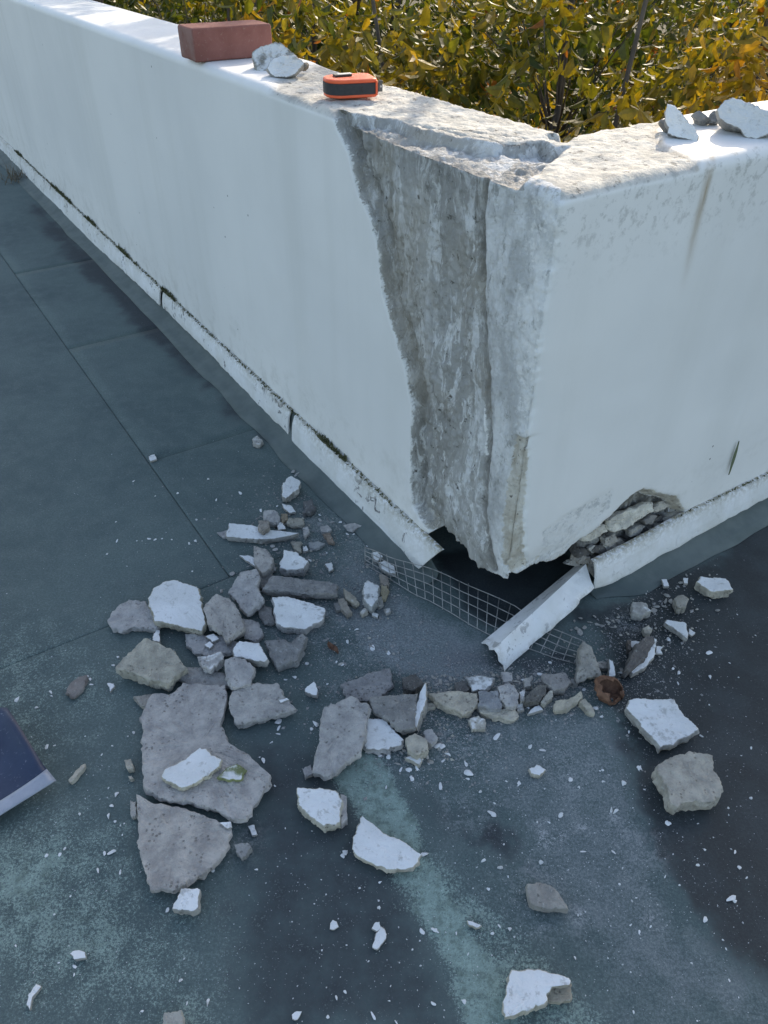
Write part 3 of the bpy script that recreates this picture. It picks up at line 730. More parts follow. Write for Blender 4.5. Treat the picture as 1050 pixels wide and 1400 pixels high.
chunk(MF, 'large square cream mortar block with a stepped lower edge', K, [(165, 700), (205, 712), (270, 742), (315, 808), (240, 868), (205, 860), (125, 826), (45, 808), (90, 765)], ZA, .030, .004, (-.02, .06), 0, (.42, .40, .345))
chunk(MF, 'rounded grey slab behind the square cream block, half covered by neighbours', K, [(310, 680), (360, 680), (470, 690), (515, 715), (500, 750), (420, 762), (350, 755), (318, 725)], ZA, .014, 0, col=MG)
chunk(RF, 'bright white flake with four corners in the middle of the upper pile', K, [(515, 705), (590, 715), (622, 772), (612, 786), (495, 766), (490, 745)], ZA, .020, .010, (.03, .05), 1., MP)
chunk(MF, 'grey wedge with a raised pale rim at the right end of the upper pile', K, [(610, 705), (680, 698), (712, 715), (735, 690), (760, 675), (778, 690), (750, 740), (735, 780), (660, 808), (630, 770)], ZA, .022, 0, (.05, .05), .35, (.26, .26, .26))
chunk(MF, 'small grey wedge with a white upper edge left of the bright white flake', K, [(362, 768), (450, 748), (455, 775), (405, 820), (375, 800)], ZA, .022, .010, (0, .1), .45, MG)
chunk(MF, 'grey mortar slab with a curved right side just above the rectangular grey piece', K, [(460, 775), (500, 765), (560, 785), (575, 820), (560, 868), (495, 890), (470, 840)], ZA, .022, .010, (.03, .08), 0, MG)
chunk(MF, 'flat dark grey slab filling the gap between the cream block and the large broken slab', K, [(300, 810), (400, 800), (460, 830), (484, 868), (450, 885), (330, 875), (290, 850)], ZA, .014, 0, col=(.30, .295, .29))
chunk(MF, 'dark lump deep in the pile behind the bright white flake', K, [(590, 570), (640, 580), (650, 640), (610, 640), (590, 610)], ZA, .010, 0, col=MD)
chunk(MF, 'dark lump hidden between the long dark bar and the kinked grey piece', K, [(590, 440), (640, 430), (640, 470), (605, 510), (585, 480)], ZA, .012, 0, col=MD)
chunk(RF, 'small white shard pointing up behind the square cream block', K, [(190, 700), (205, 662), (217, 665), (216, 712)], ZA, .016, 0, (0, -.3), 1., MP)
chunk(RF, 'small pale fragment resting on the rounded grey slab', K, [(392, 690), (420, 682), (440, 698), (415, 712)], ZA, .006, .0155, (0, 0), .9, MP)
chunk(RF, 'smaller of the two pale fragments resting on the rounded grey slab', K, [(385, 722), (405, 710), (422, 722), (405, 740)], ZA, .005, .0155, (0, 0), .9, MP)
chunk(RF, 'bright white chip alone left of the square cream block', K, [(18, 868), (45, 866), (47, 880), (28, 902)], ZA, .006, 0, (0, 0), 1., MP)
# cluster around the long white strip
for pts, lab, th, b, pa, co in [
    ([(278, 225), (330, 222), (362, 255), (350, 285), (300, 285), (272, 262)], 'curled grey lump above the long white strip', .016, 0, .2, MG),
    ([(248, 278), (300, 278), (305, 318), (275, 335), (245, 320)], 'brownish lump lying on the long white strip', .014, .018, 0, (.33, .30, .27)),
    ([(372, 190), (420, 200), (445, 232), (410, 235), (385, 215)], 'thin white curved flake above the tan rectangular piece', .008, 0, 1., MP),
    ([(402, 262), (485, 265), (490, 298), (440, 304), (398, 295)], 'tan rectangular piece beside the curled grey lump', .012, 0, 0, (.34, .32, .28)),
    ([(365, 240), (400, 240), (402, 270), (370, 290)], 'small brown lump between the curled lump and the tan rectangle', .012, 0, 0, TAN),
    ([(342, 290), (375, 285), (390, 320), (350, 332)], 'small pale piece touching the upper edge of the long white strip', .010, 0, .8, MP),
    ([(480, 318), (508, 310), (518, 340), (490, 362)], 'small grey piece beside the tapered end of the long white strip', .012, 0, .2, MG),
    ([(418, 392), (476, 388), (470, 445), (440, 432)], 'pale tan triangle above the blocky white piece', .008, 0, 0, (.40, .38, .33)),
    ([(480, 425), (500, 412), (510, 435), (485, 440)], 'tiny white piece right of the pale tan triangle', .007, 0, 1., MP),
    ([(515, 395), (570, 388), (606, 400), (545, 432), (522, 420)], 'flat bluish grey flake right of the pale tan triangle', .008, 0, .25, (.30, .31, .32)),
    ([(585, 345), (630, 340), (648, 392), (620, 392)], 'brown triangular piece beside the flat bluish flake', .010, 0, 0, (.25, .20, .165)),
    ([(572, 310), (615, 300), (635, 325), (600, 342), (575, 335)], 'grey flake above the brown triangular piece', .009, 0, .2, MG),
    ([(480, 175), (530, 165), (552, 205), (525, 238), (480, 235), (500, 210)], 'dark hooked mortar lump near the left flashing', .014, 0, 0, (.15, .15, .155)),
    ([(598, 508), (635, 500), (648, 535), (620, 548), (612, 530)], 'pale bent flake lying alone between pile and wire mesh', .008, 0, .9, MP),
    ([(700, 300), (760, 285), (790, 305), (750, 325), (712, 322)], 'grey slab corner half buried in dust by the left flashing', .008, 0, 0, MG),
    ([(820, 590), (862, 608), (895, 620), (888, 690), (850, 738), (800, 700), (798, 650)], 'upright pale grey piece leaning near the end of the wire mesh', .024, 0, .6, (.36, .37, .37)),
    ([(890, 560), (930, 570), (940, 620), (905, 625)], 'tan piece behind the leaning pale grey piece', .012, 0, 0, (.30, .27, .24)),
    ([(900, 620), (930, 625), (925, 690), (905, 690)], 'narrow ochre piece right of the leaning pale grey piece', .012, 0, 0, (.34, .30, .22)),
    ([(875, 690), (902, 682), (910, 725), (885, 735)], 'rounded grey pebble in front of the narrow ochre piece', .011, 0, .1, LGREY),
    ([(700, 640), (735, 660), (780, 712), (765, 722), (705, 690)], 'tan and white wedge right of the long dark bar', .016, 0, .35, (.36, .33, .28)),
    ([(672, 695), (700, 690), (745, 765), (718, 778), (680, 730)], 'short tan bar lying in front of the tan and white wedge', .014, 0, 0, (.33, .30, .265)),
    ([(650, 720), (672, 710), (690, 745), (660, 755)], 'small dark lump left of the short tan bar', .010, 0, 0, MD),
    ([(785, 765), (815, 740), (828, 760), (800, 785)], 'small cream piece in front of the leaning pale grey piece', .010, 0, .5, MC),
    ([(845, 758), (885, 775), (882, 795), (848, 785)], 'bright white chip in front of the leaning pale grey piece', .006, 0, 1., MP),
    ([(915, 750), (950, 742), (952, 762), (925, 770)], 'pale oval pebble right of the bright white chip', .008, 0, .5, LGREY),
    ([(848, 455), (880, 440), (905, 470), (880, 490), (858, 480)], 'pale lump lying under the left end of the wire mesh', .010, 0, .7, MP),
    ([(885, 500), (920, 490), (970, 520), (975, 560), (930, 555), (892, 530)], 'larger bluish white lump lying under the wire mesh', .012, 0, .8, MP)]:
    chunk(MF if pa < .5 else RF, lab, K, pts, ZI, th, b, (0, 0), pa, co)
# the big broken slab and what is round it
BIG = chunk(MF, 'largest grey mortar slab in the left half of the floor', K, [(150, 150), (205, 150), (240, 115), (300, 125), (365, 122), (372, 165), (354, 235), (375, 295), (430, 325), (500, 390), (490, 430), (430, 522), (390, 525), (340, 495), (260, 472), (170, 462), (122, 425), (118, 330), (115, 225), (130, 172)], ZB, .020, 0, col=(.44, .42, .41), rel=1.0)
chunk(MF, 'second largest grey slab, split off below the largest slab by a dark crack', K, [(100, 448), (150, 476), (240, 488), (330, 522), (385, 552), (375, 615), (310, 680), (215, 735), (145, 735), (125, 690), (105, 600), (108, 520)], ZB, .018, 0, col=(.44, .415, .395))
chunk(RF, 'white render piece lying on top of the largest grey slab', K, [(295, 308), (355, 345), (350, 365), (290, 412), (235, 433), (175, 398), (190, 375), (245, 345)], ZB, .012, .0195, (.02, .04), 1., (.52, .49, .40))
chunk(RF, 'small pale piece with green moss lying on the largest grey slab', K, [(375, 370), (400, 360), (430, 378), (412, 405), (370, 405), (345, 400)], ZB, .008, .0195, (0, 0), .5, (.22, .25, .12))
chunk(MF, 'rectangular grey mortar piece with a white nick, right of the largest slab', K, [(385, 140), (450, 120), (525, 118), (545, 155), (580, 192), (574, 200), (480, 222), (400, 245), (385, 215), (375, 175)], ZB, .020, .002, (0, .08), 0, (.42, .405, .395))
chunk(RF, 'thin white nick of paint on the rectangular grey piece', K, [(525, 168), (555, 160), (562, 166), (532, 178)], ZB, .003, .022, (0, 0), 1., MP)
chunk(RF, 'small white triangle with a grey side, alone right of the rectangular grey piece', K, [(632, 115), (645, 142), (640, 155), (605, 142), (612, 128)], ZB, .020, 0, (.05, .3), 1., MG)
chunk(MF, 'dark flat slab behind the tall grey slab', K, [(718, 120), (780, 95), (862, 68), (865, 120), (835, 165), (740, 175)], ZB, .012, 0, col=(.30, .295, .30))
chunk(MF, 'tall grey slab narrowing to the lower left in the middle group', K, [(665, 190), (745, 158), (800, 185), (783, 280), (770, 325), (700, 380), (660, 400), (628, 378), (645, 300), (650, 240)], ZB, .022, .006, (.05, .05), 0, (.41, .40, .395))
chunk(MF, 'small grey stub at the lower tip of the tall grey slab', K, [(600, 375), (622, 362), (632, 385), (605, 400)], ZB, .010, 0, col=MG)
chunk(MF, 'grey fragment with a white right edge behind the white triangle', K, [(800, 160), (880, 150), (940, 150), (935, 250), (905, 258), (850, 225), (810, 200)], ZB, .022, .008, (.05, .10), .1, (.26, .255, .25))
chunk(RF, 'thin white upright edge of render on the right of the grey fragment', K, [(966, 115), (970, 160), (940, 250), (928, 252), (938, 180), (950, 140)], ZB, .024, .004, (.2, .1), 1., MP)
chunk(RF, 'white fragment fitting against the right side of the tall grey slab', K, [(790, 225), (840, 225), (905, 288), (880, 312), (785, 316)], ZB, .016, 0, (0, .08), .95, MG)
chunk(RF, 'cream white block with a pale left corner below the tall grey slab', K, [(585, 430), (640, 432), (700, 438), (715, 470), (712, 535), (660, 545), (610, 512), (580, 480)], ZB, .026, 0, (.02, .08), .75, (.50, .48, .42))
chunk(MF, 'grey brown lump against the right side of the cream white block', K, [(712, 450), (730, 455), (732, 520), (714, 540)], ZB, .018, 0, col=MG)
chunk(RF, 'largest clean white piece, lying on the green stain', K, [(775, 512), (820, 545), (840, 565), (900, 590), (955, 630), (940, 662), (900, 680), (850, 675), (790, 645), (745, 622), (755, 560)], ZB, .016, 0, (0, .05), 1., MC)
chunk(RF, 'white piece with a grey front face below the second largest slab', K, [(235, 730), (290, 735), (282, 788), (262, 800), (208, 792)], ZB, .022, 0, (0, .12), 1., (.40, .39, .37))
chunk(MF, 'small grey triangular piece right of the second largest slab', K, [(395, 600), (438, 590), (446, 610), (415, 642), (400, 625)], ZB, .016, 0, (0, .1), .2, (.30, .30, .30))
chunk(RF, 'two joined white crumbs just above the small grey triangular piece', K, [(435, 545), (455, 540), (462, 570), (448, 572)], ZB, .006, 0, (0, 0), 1., MP)
chunk(MF, 'pitted cream lump below the white triangle fragment', K, [(935, 265), (968, 285), (972, 320), (940, 335), (912, 312), (908, 282)], ZB, .024, 0, (0, .1), .2, (.46, .43, .37))
chunk(RF, 'small cream piece in front of the pitted cream lump', K, [(905, 340), (935, 332), (956, 345), (948, 362)], ZB, .010, 0, (0, 0), .6, MC)
chunk(MF, 'rounded grey stone right of the pitted cream lump', K, [(960, 262), (985, 255), (1002, 280), (985, 300), (962, 290)], ZB, .016, 0, (0, 0), 0, MG)
chunk(RF, 'thin pale tongue at the upper left corner of the largest slab', K, [(90, 158), (150, 152), (155, 180), (125, 186)], ZB, .012, 0, (0, 0), .2, (.36, .34, .31))
chunk(RF, 'white chip on the right edge of the second largest slab', K, [(350, 535), (385, 532), (390, 550), (375, 553)], ZB, .004, .0175, (0, 0), 1., MP)
# line of rubble under the torn flashing
for pts, lab, th, b, tl, pa, co in [
    ([(90, 165), (215, 158), (325, 165), (328, 215), (310, 235), (255, 268), (215, 245), (140, 210)], 'pitted cream white wedge pointing left in the rubble line', .022, 0, (0, .1), .35, (.50, .46, .39)),
    ([(270, 90), (320, 75), (412, 92), (400, 130), (365, 155), (300, 155)], 'pale bluish slab with a rusty corner in the rubble line', .018, .004, (.05, .08), .55, (.36, .36, .36)),
    ([(335, 160), (420, 155), (445, 235), (400, 240), (325, 225)], 'smooth blue grey piece right of the pitted wedge', .020, .004, (.03, .06), .15, (.30, .31, .33)),
    ([(330, 232), (450, 238), (508, 240), (518, 275), (495, 298), (400, 280), (345, 262)], 'cream lumpy strip below the smooth blue grey piece', .014, 0, (0, .1), .3, (.48, .45, .39)),
    ([(425, 135), (480, 115), (520, 150), (525, 215), (490, 235), (440, 210)], 'rough grey rock in the middle of the rubble line', .026, 0, (0, .1), .1, MG),
    ([(215, 115), (265, 105), (290, 150), (250, 165), (218, 155)], 'dark grey lump left of the pale bluish slab', .016, 0, (0, 0), 0, (.16, .155, .15)),
    ([(280, 290), (330, 272), (365, 290), (355, 335), (300, 340)], 'cream pebble alone below the pitted wedge', .014, 0, (0, .1), .4, (.44, .42, .38)),
    ([(640, 75), (740, 70), (772, 110), (740, 150), (690, 148), (640, 115)], 'grey slab behind the pitted cream strip in the rubble line', .020, .002, (0, .1), .15, (.28, .27, .265)),
    ([(560, 180), (610, 130), (655, 130), (650, 170), (620, 205), (552, 210)], 'dark grey wedge in the middle of the rubble line', .020, 0, (0, .1), 0, (.16, .155, .145)),
    ([(625, 210), (655, 160), (685, 150), (690, 180), (650, 222)], 'small cream rock between the dark wedge and the pitted cream strip', .018, 0, (0, .1), .4, (.46, .44, .39)),
    ([(690, 220), (700, 200), (790, 180), (815, 160), (828, 185), (790, 215), (735, 245), (700, 248)], 'pitted cream strip curving up to the right', .018, 0, (0, .1), .25, (.50, .46, .38)),
    ([(812, 205), (840, 190), (872, 230), (885, 262), (860, 255)], 'short cream bar at the right end of the pitted cream strip', .014, 0, (0, 0), .3, (.48, .45, .38)),
    ([(440, 65), (490, 68), (492, 112), (450, 108)], 'small grey block right under the tip of the torn flashing', .014, 0, (0, 0), .1, MG),
    ([(545, 100), (575, 92), (582, 130), (550, 138)], 'small grey rock behind the dark grey wedge', .014, 0, (0, 0), .1, LGREY),
    ([(525, 160), (552, 150), (555, 200), (530, 210)], 'narrow pale rock left of the dark grey wedge', .014, 0, (0, 0), .4, LGREY),
    ([(510, 222), (540, 218), (548, 245), (520, 252)], 'pale pebble in front of the rough grey rock', .008, 0, (0, 0), .5, MP),
    ([(565, 265), (600, 235), (618, 225), (636, 245), (590, 258)], 'small white angular flake in front of the dark grey wedge', .008, 0, (0, 0), .9, MP),
    ([(78, 210), (120, 212), (125, 235), (85, 240)], 'tan pebble below the left tip of the pitted wedge', .008, 0, (0, 0), .2, MC),
    ([(770, 95), (800, 100), (805, 125), (775, 122)], 'small pale piece left of the tall upright chunk', .010, 0, (0, 0), .3, LGREY)]:
    chunk(MF if pa < .5 else RF, lab, K, pts, ZJ, th, b, tl, pa, co)
chunk(MF, 'dark rough lump behind the grey fragment with a white edge', K, [(275, 115), (320, 105), (345, 130), (320, 158), (285, 152)], ZD, .018, 0, (0, 0), 0, (.13, .125, .12))
chunk(MF, 'tall upright chunk standing at the right end of the wire mesh', K, [(108, 665), (130, 680), (152, 710), (172, 780), (175, 800), (130, 808), (80, 822), (78, 800), (92, 740), (90, 700)], ZE, .030, 0, (0, .55), .15, (.34, .325, .30))
chunk(RF, 'thin white spike beside the brown dead leaf', K, [(205, 732), (218, 742), (235, 780), (230, 798), (203, 802)], ZE, .020, 0, (0, .4), .8, (.46, .45, .42))
chunk(MF, 'small grey stone between the upright chunk and the white spike', K, [(160, 738), (195, 740), (200, 765), (165, 762)], ZE, .010, 0, (0, 0), .1, LGREY)
chunk(RF, 'tilted slab with dark back and white edge above the brown leaf', K, [(345, 640), (372, 645), (380, 665), (330, 740), (285, 778), (272, 768), (300, 690)], ZE, .026, .002, (-.25, .1), 0, (.15, .14, .135))
chunk(RF, 'long white broken edge along the right of the dark backed slab', K, [(375, 650), (389, 650), (382, 708), (345, 760), (295, 788), (288, 778), (335, 742)], ZE, .018, 0, (-.1, .1), 1., (.44, .42, .39))
chunk(RF, 'white flake behind the dark backed slab', K, [(285, 662), (325, 664), (310, 690), (290, 682)], ZE, .006, 0, (0, 0), 1., MP)
chunk(RF, 'white forked flake right of the dark backed slab', K, [(384, 680), (412, 682), (400, 695), (410, 712), (385, 706)], ZE, .006, 0, (0, 0), 1., MP)
chunk(RF, 'thick white block with a cream side, farthest right on the dark floor', K, [(555, 415), (655, 422), (682, 463), (640, 468), (598, 472), (542, 435)], ZE, .022, 0, (0, .03), 1., MC)
chunk(RF, 'white leaf shaped piece between the thick white block and the dark backed slab', K, [(430, 578), (500, 590), (508, 636), (500, 648), (460, 622), (415, 588)], ZE, .016, 0, (.05, .1), 1., MP)
chunk(RF, 'small white chip touching the leaf shaped piece', K, [(510, 612), (537, 628), (522, 642), (508, 632)], ZE, .006, 0, (0, 0), 1., MP)
chunk(MF, 'rough pale lump under the bend of the flashing', K, [(298, 515), (345, 520), (362, 545), (330, 562), (295, 552)], ZE, .022, 0, (0, .1), .45, LGREY)
chunk(MF, 'rounded tan grey lump left of the thick white block', K, [(452, 495), (490, 482), (510, 500), (500, 532), (465, 536)], ZE, .022, 0, (0, .1), .15, (.36, .34, .30))
chunk(RF, 'small white chip under the flashing, left one of two', K, [(404, 424), (424, 424), (432, 450), (414, 452)], ZE, .008, 0, (0, 0), 1., MP)
chunk(RF, 'small white chip under the flashing, right one of two', K, [(488, 420), (507, 420), (504, 440), (490, 440)], ZE, .007, 0, (0, 0), 1., MP)
chunk(MF, 'pale knobbly lump above the dark backed slab', K, [(330, 612), (355, 600), (372, 618), (362, 632), (338, 628)], ZE, .012, 0, (0, 0), .4, MC)
chunk(MF, 'dark brown lump left of the dark backed slab', K, [(272, 655), (290, 655), (288, 695), (275, 690)], ZE, .014, 0, (0, 0), 0, (.16, .14, .125))
chunk(RF, 'large smooth white painted slab beside the brown dead leaf', K, [(275, 885), (365, 883), (455, 885), (490, 945), (547, 998), (500, 1030), (440, 1058), (400, 1065), (330, 985), (262, 915)], ZE, .024, 0, (0, .05), 1., (.42, .41, .39))
chunk(MF, 'thick cream grey block below the large smooth white slab', K, [(390, 1130), (455, 1095), (530, 1085), (600, 1100), (605, 1150), (632, 1200), (628, 1255), (600, 1272), (500, 1272), (470, 1290), (440, 1282), (425, 1220), (388, 1150)], ZE, .034, 0, (-.04, .03), .1, (.44, .415, .37))
# lower field
chunk(RF, 'white piece with a tan broken corner at the bottom right', K, [(800, 715), (900, 712), (985, 735), (1008, 748), (1002, 765), (935, 770), (915, 815), (850, 862), (775, 878), (770, 850), (785, 765)], ZF, .028, 0, (0, .10), 1., MC)
chunk(MF, 'tan broken corner attached beside the white piece at the bottom right', K, [(932, 772), (1002, 762), (1005, 812), (960, 826), (918, 815)], ZF, .016, 0, (0, .1), 0, (.40, .365, .30))
chunk(MF, 'smooth grey stone with a pale lower rim, alone in the lower right', K, [(850, 420), (910, 412), (950, 435), (985, 490), (984, 502), (920, 505), (860, 488), (855, 455)], ZF, .018, 0, (0, .06), .05, (.36, .345, .32))
chunk(RF, 'small oval cream chip on the green stain', K, [(645, 545), (670, 548), (695, 562), (680, 572), (650, 562)], ZF, .007, 0, (0, 0), .7, MC)
chunk(RF, 'upper of two touching white flakes in the lower field', K, [(330, 552), (348, 548), (353, 575), (338, 583), (322, 572)], ZF, .006, 0, (0, 0), 1., MP)
chunk(RF, 'lower of two touching white flakes in the lower field', K, [(352, 572), (375, 590), (370, 602), (340, 640), (325, 638), (332, 605)], ZF, .006, 0, (0, 0), 1., MP)
chunk(RF, 'white chip left of the two touching white flakes', K, [(178, 560), (188, 546), (198, 552), (206, 566), (192, 575), (180, 572)], ZF, .0035, 0, (0, 0), 1., MP)
chunk(RF, 'pale chip near the bottom edge left of centre', K, [(50, 868), (58, 860), (76, 860), (70, 874), (66, 882), (52, 880)], ZF, .0035, 0, (0, 0), .8, MP)
chunk(RF, 'cream pebble alone above the dark stain in the right field', K, [(705, 425), (735, 410), (762, 430), (745, 452), (715, 445)], ZD, .012, 0, (0, .05), .7, MC)
chunk(RF, 'curved white sliver in the bottom left corner', K, [(138, 1246), (160, 1254), (122, 1300), (112, 1350), (100, 1330), (105, 1290)], ZH, .006, 0, (0, 0), 1., MP)
chunk(RF, 'small white rectangle on the green floor at the lower left', K, [(270, 1130), (288, 1120), (330, 1120), (328, 1146), (285, 1153)], ZH, .007, 0, (0, 0), 1., MP)
chunk(MF, 'cream block cut by the bottom edge of the photo', K, [(622, 1352), (695, 1347), (700, 1420), (690, 1460), (612, 1450)], ZH, .022, 0, (0, 0), .2, (.40, .39, .36))
chunk(MF, 'thin brown grey flake alone left of the square cream block', K, [(300, 70), (335, 62), (325, 105), (285, 148), (245, 140), (262, 108)], ZH, .008, 0, (0, 0), 0, (.24, .22, .21))
chunk(RF, 'cream stick shaped splinter left of the largest slab', K, [(262, 465), (310, 410), (322, 407), (322, 418), (285, 465), (268, 476)], ZH, .009, 0, (0, 0), .3, MC)
chunk(MF, 'small cream cube left of the largest slab', K, [(475, 390), (500, 384), (512, 420), (488, 428)], ZH, .014, 0, (0, .1), .4, MC)
chunk(MF, 'tiny cream pebble below the small cream cube', K, [(488, 450), (505, 446), (513, 460), (495, 466)], ZH, .008, 0, (0, 0), .4, MC)
chunk(MF, 'crumbling grey edge lying left of the second largest slab', K, [(497, 540), (520, 545), (522, 600), (505, 608), (495, 575)], ZH, .010, 0, (0, 0), .1, LGREY)
chunk(MF, 'grey pebble on the felt joint near the left flashing', K, [(860, 1098), (880, 1088), (900, 1105), (890, 1120), (865, 1115)], (0, 160, .4), .012, 0, (0, 0), .4, LGREY)
chunk(RF, 'small white chip near the felt joint, farther from the flashing', K, [(508, 1160), (528, 1152), (535, 1168), (515, 1176)], (0, 160, .4), .007, 0, (0, 0), .9, MP)

# flat pieces of broken plaster lodged in the hole of the wall
def lodged(pts, depth, col, paint=.0, thick=.014):
    px = zoom(pts, (600, 580, .34286)); cx = sum(p[0] for p in px)/len(px); cy = sum(p[1] for p in px)/len(px)
    u, z = wr(cx, cy, depth); q = C+R*u+L*depth+UP*z
    o = chunk('mortar_lump', None, None, pts, (600, 580, .34286), thick, 0, (0, 0), paint, col, None, n=-L+UP*.25, p0=q, jag=1.1, rel=1.6)
    o.parent = WALL
lodged([(680, 385), (720, 355), (780, 340), (800, 325), (855, 316), (857, 348), (800, 385), (770, 402), (740, 420), (700, 432), (678, 415)], .006, (.66, .63, .56))
lodged([(568, 442), (620, 420), (665, 398), (673, 430), (640, 450), (600, 468), (574, 466)], .008, (.62, .59, .52))
lodged([(862, 332), (900, 316), (925, 325), (890, 345), (866, 352)], .012, (.52, .49, .44))
lodged([(862, 398), (930, 358), (975, 338), (976, 352), (930, 380), (872, 408)], .010, (.58, .55, .49))
lodged([(760, 425), (800, 400), (828, 405), (800, 440), (768, 450)], .012, (.36, .35, .33))
lodged([(660, 455), (695, 440), (708, 465), (680, 490), (660, 480)], .012, (.42, .40, .37))
_rg = random.Random(21)
for i in range(26):
    t = (i+.5)/26; x = 545+t*410+_rg.uniform(-12, 12); y = 545-t*185+_rg.uniform(-26, 34)*(1-.4*t); r = _rg.uniform(15, 32); a0 = _rg.uniform(0, 6.28); k = _rg.choice([4, 5, 5, 6])
    lodged([(x+r*_rg.uniform(.7, 1.25)*math.cos(a0+6.283*j/k)*1.15, y+r*_rg.uniform(.55, 1.)*math.sin(a0+6.283*j/k)*.8) for j in range(k)], _rg.uniform(.012, .022), _rg.choice([GREY, LGREY, GREY, DGREY, (.40, .37, .33)]), thick=.010)
lodged([(820, 385), (850, 362), (872, 366), (850, 396), (828, 402)], .012, (.27, .26, .25))

# crumbs one can count but not tell apart: by place and colour
CHIPS = [lump_mesh('chip', 50+s, cuts=7, sub=2, flat=.45, paint=1. if s < 5 else 0., rough_=.05) for s in range(10)]
def chip(x, y, s, kind, lab, grp):
    p = gp(x, y, .001); rg = random.Random(int(x*31+y*7)); d = np.linalg.norm(p-O)
    me = CHIPS[rg.randrange(5) if kind == 'w' else 5+rg.randrange(5)]
    o = bpy.data.objects.new('chip', me); COL.objects.link(o)
    r = s*.5*d/FPX*.85
    o.scale = (r*rg.uniform(.8, 1.7), r*rg.uniform(.5, .95), r*rg.uniform(.45, 1.1)); o.rotation_euler = (rg.uniform(-.2, .2), rg.uniform(-.2, .2), rg.uniform(0, 6.28))
    o.location = (p[0], p[1], r*.35)
    k = rg.uniform(.8, 1.15); kind = rg.choice('wwcg') if kind == 'w' and s < 7 else kind; c = {'w': MP, 'c': MC, 'g': LGREY, 'd': MG}[kind]
    o.color = (c[0]*k, c[1]*k, c[2]*k, 1)
    j = min(MARKS, key=lambda q: (q[0]-x)**2+(q[1]-y)**2); dx, dy = x-j[0], y-j[1]; dd = math.hypot(dx, dy)
    way = ('right of' if dx > 0 else 'left of') if abs(dx) > abs(dy) else ('below' if dy > 0 else 'above')
    tone = {'w': 'white', 'c': 'cream', 'g': 'pale grey', 'd': 'grey'}[kind]
    ALLCHIPS.append((f"{'tiny' if s < 5.5 else 'small'} {tone} chip {'close ' if dd < 50 else ''}{way} the {j[2]}", x, o))
    tag(o, None, 'crumb', grp)
ALLCHIPS = []
MARKS = [(355, 728, 'long white strip'), (410, 802, 'long dark bar'), (205, 912, 'square cream block'), (240, 828, 'yellow stained piece'), (358, 962, 'rectangular grey piece'), (270, 1030, 'largest grey slab'),
         (245, 1145, 'second largest grey slab'), (467, 1005, 'tall grey slab'), (438, 1105, 'cream white block'), (527, 1155, 'largest clean white piece'), (252, 1235, 'white piece with grey front'),
         (518, 1278, 'two touching white flakes'), (745, 1225, 'smooth grey stone'), (735, 1357, 'white piece with tan corner'), (943, 1068, 'thick cream grey block'), (905, 990, 'large smooth white slab'),
         (833, 948, 'curled brown leaf'), (625, 960, 'pitted cream wedge'), (570, 1017, 'pitted cream lump'), (880, 892, 'dark backed slab'), (978, 800, 'thick white block'), (790, 890, 'right end of the mesh'),
         (508, 810, 'leaning pale grey piece'), (690, 915, 'tip of the torn flashing'), (40, 1050, 'shovel'), (45, 1365, 'curved white sliver'), (104, 1056, 'cream stick shaped splinter'), (397, 666, 'pale pointed piece'),
         (648, 1262, 'oval cream chip'), (680, 1140, 'blackish floor stain'), (733, 1052, 'cream pebble'), (341, 890, 'bright white flake'), (402, 768, 'blocky white piece'), (455, 888, 'rust brown leaf'),
         (208, 625, 'joint of the felt'), (108, 1305, 'small white rectangle'), (875, 830, 'rough pale lump'), (930, 858, 'leaf shaped white piece')]
ORD = 'first second third fourth fifth sixth seventh eighth ninth tenth eleventh twelfth thirteenth fourteenth fifteenth sixteenth seventeenth eighteenth nineteenth twentieth'.split()
def name_chips():
    by = {}
    for l, x, o in ALLCHIPS: by.setdefault(l, []).append((x, o))
    for l, q in by.items():
        q.sort(key=lambda t: t[0]); n = len(q)
        for i, (x, o) in enumerate(q):
            o['label'] = l if n == 1 else l + (', leftmost one' if i == 0 else ', rightmost one' if i == n-1 else f', {ORD[min(i, 19)]} from left')
def chips(pts, src, kind, lab, grp):
    for x, y, s in pts: chip(src[0]+x*src[2], src[1]+y*src[2], s, kind, lab, grp)
chips([(118, 104, 4), (200, 160, 4), (55, 330, 5), (175, 322, 5), (200, 325, 5), (225, 322, 4), (262, 325, 4), (352, 332, 8), (328, 340, 7), (340, 445, 5), (150, 330, 3), (18, 380, 6), (400, 98, 7), (285, 150, 7), (520, 150, 7), (430, 175, 5), (598, 215, 8), (355, 250, 5), (130, 330, 4), (52, 258, 4), (40, 800, 6), (60, 770, 9)], ZA, 'w', 'tiny pale crumb on the felt left of the upper pile', 'crumbs left of the upper pile')
chips([(645, 240, 10), (820, 232, 7), (848, 375, 6), (900, 260, 6), (925, 305, 6), (950, 305, 5), (785, 405, 6), (765, 358, 7), (960, 665, 7), (925, 710, 8), (770, 795, 7), (905, 800, 5), (755, 750, 8), (1020, 735, 9), (865, 735, 0.1), (980, 600, 7), (985, 570, 5), (1000, 350, 4), (940, 270, 8), (700, 205, 9), (660, 200, 8), (770, 290, 8), (690, 855, 7), (850, 870, 4)], ZA, 'w', 'small pale crumb between the upper pile and the wire mesh', 'crumbs by the wire mesh')
chips([(640, 235, 9), (660, 260, 8), (615, 240, 8), (720, 70, 9), (735, 80, 7), (820, 250, 7), (870, 260, 8), (705, 180, 9), (690, 265, 9), (930, 275, 10), (650, 365, 9), (640, 350, 8), (450, 520, 9), (490, 455, 10), (1000, 420, 7), (1010, 400, 6), (985, 430, 7)], ZA, 'd', 'small dark grey crumb in the dust around the upper pile', 'dark crumbs round the upper pile')
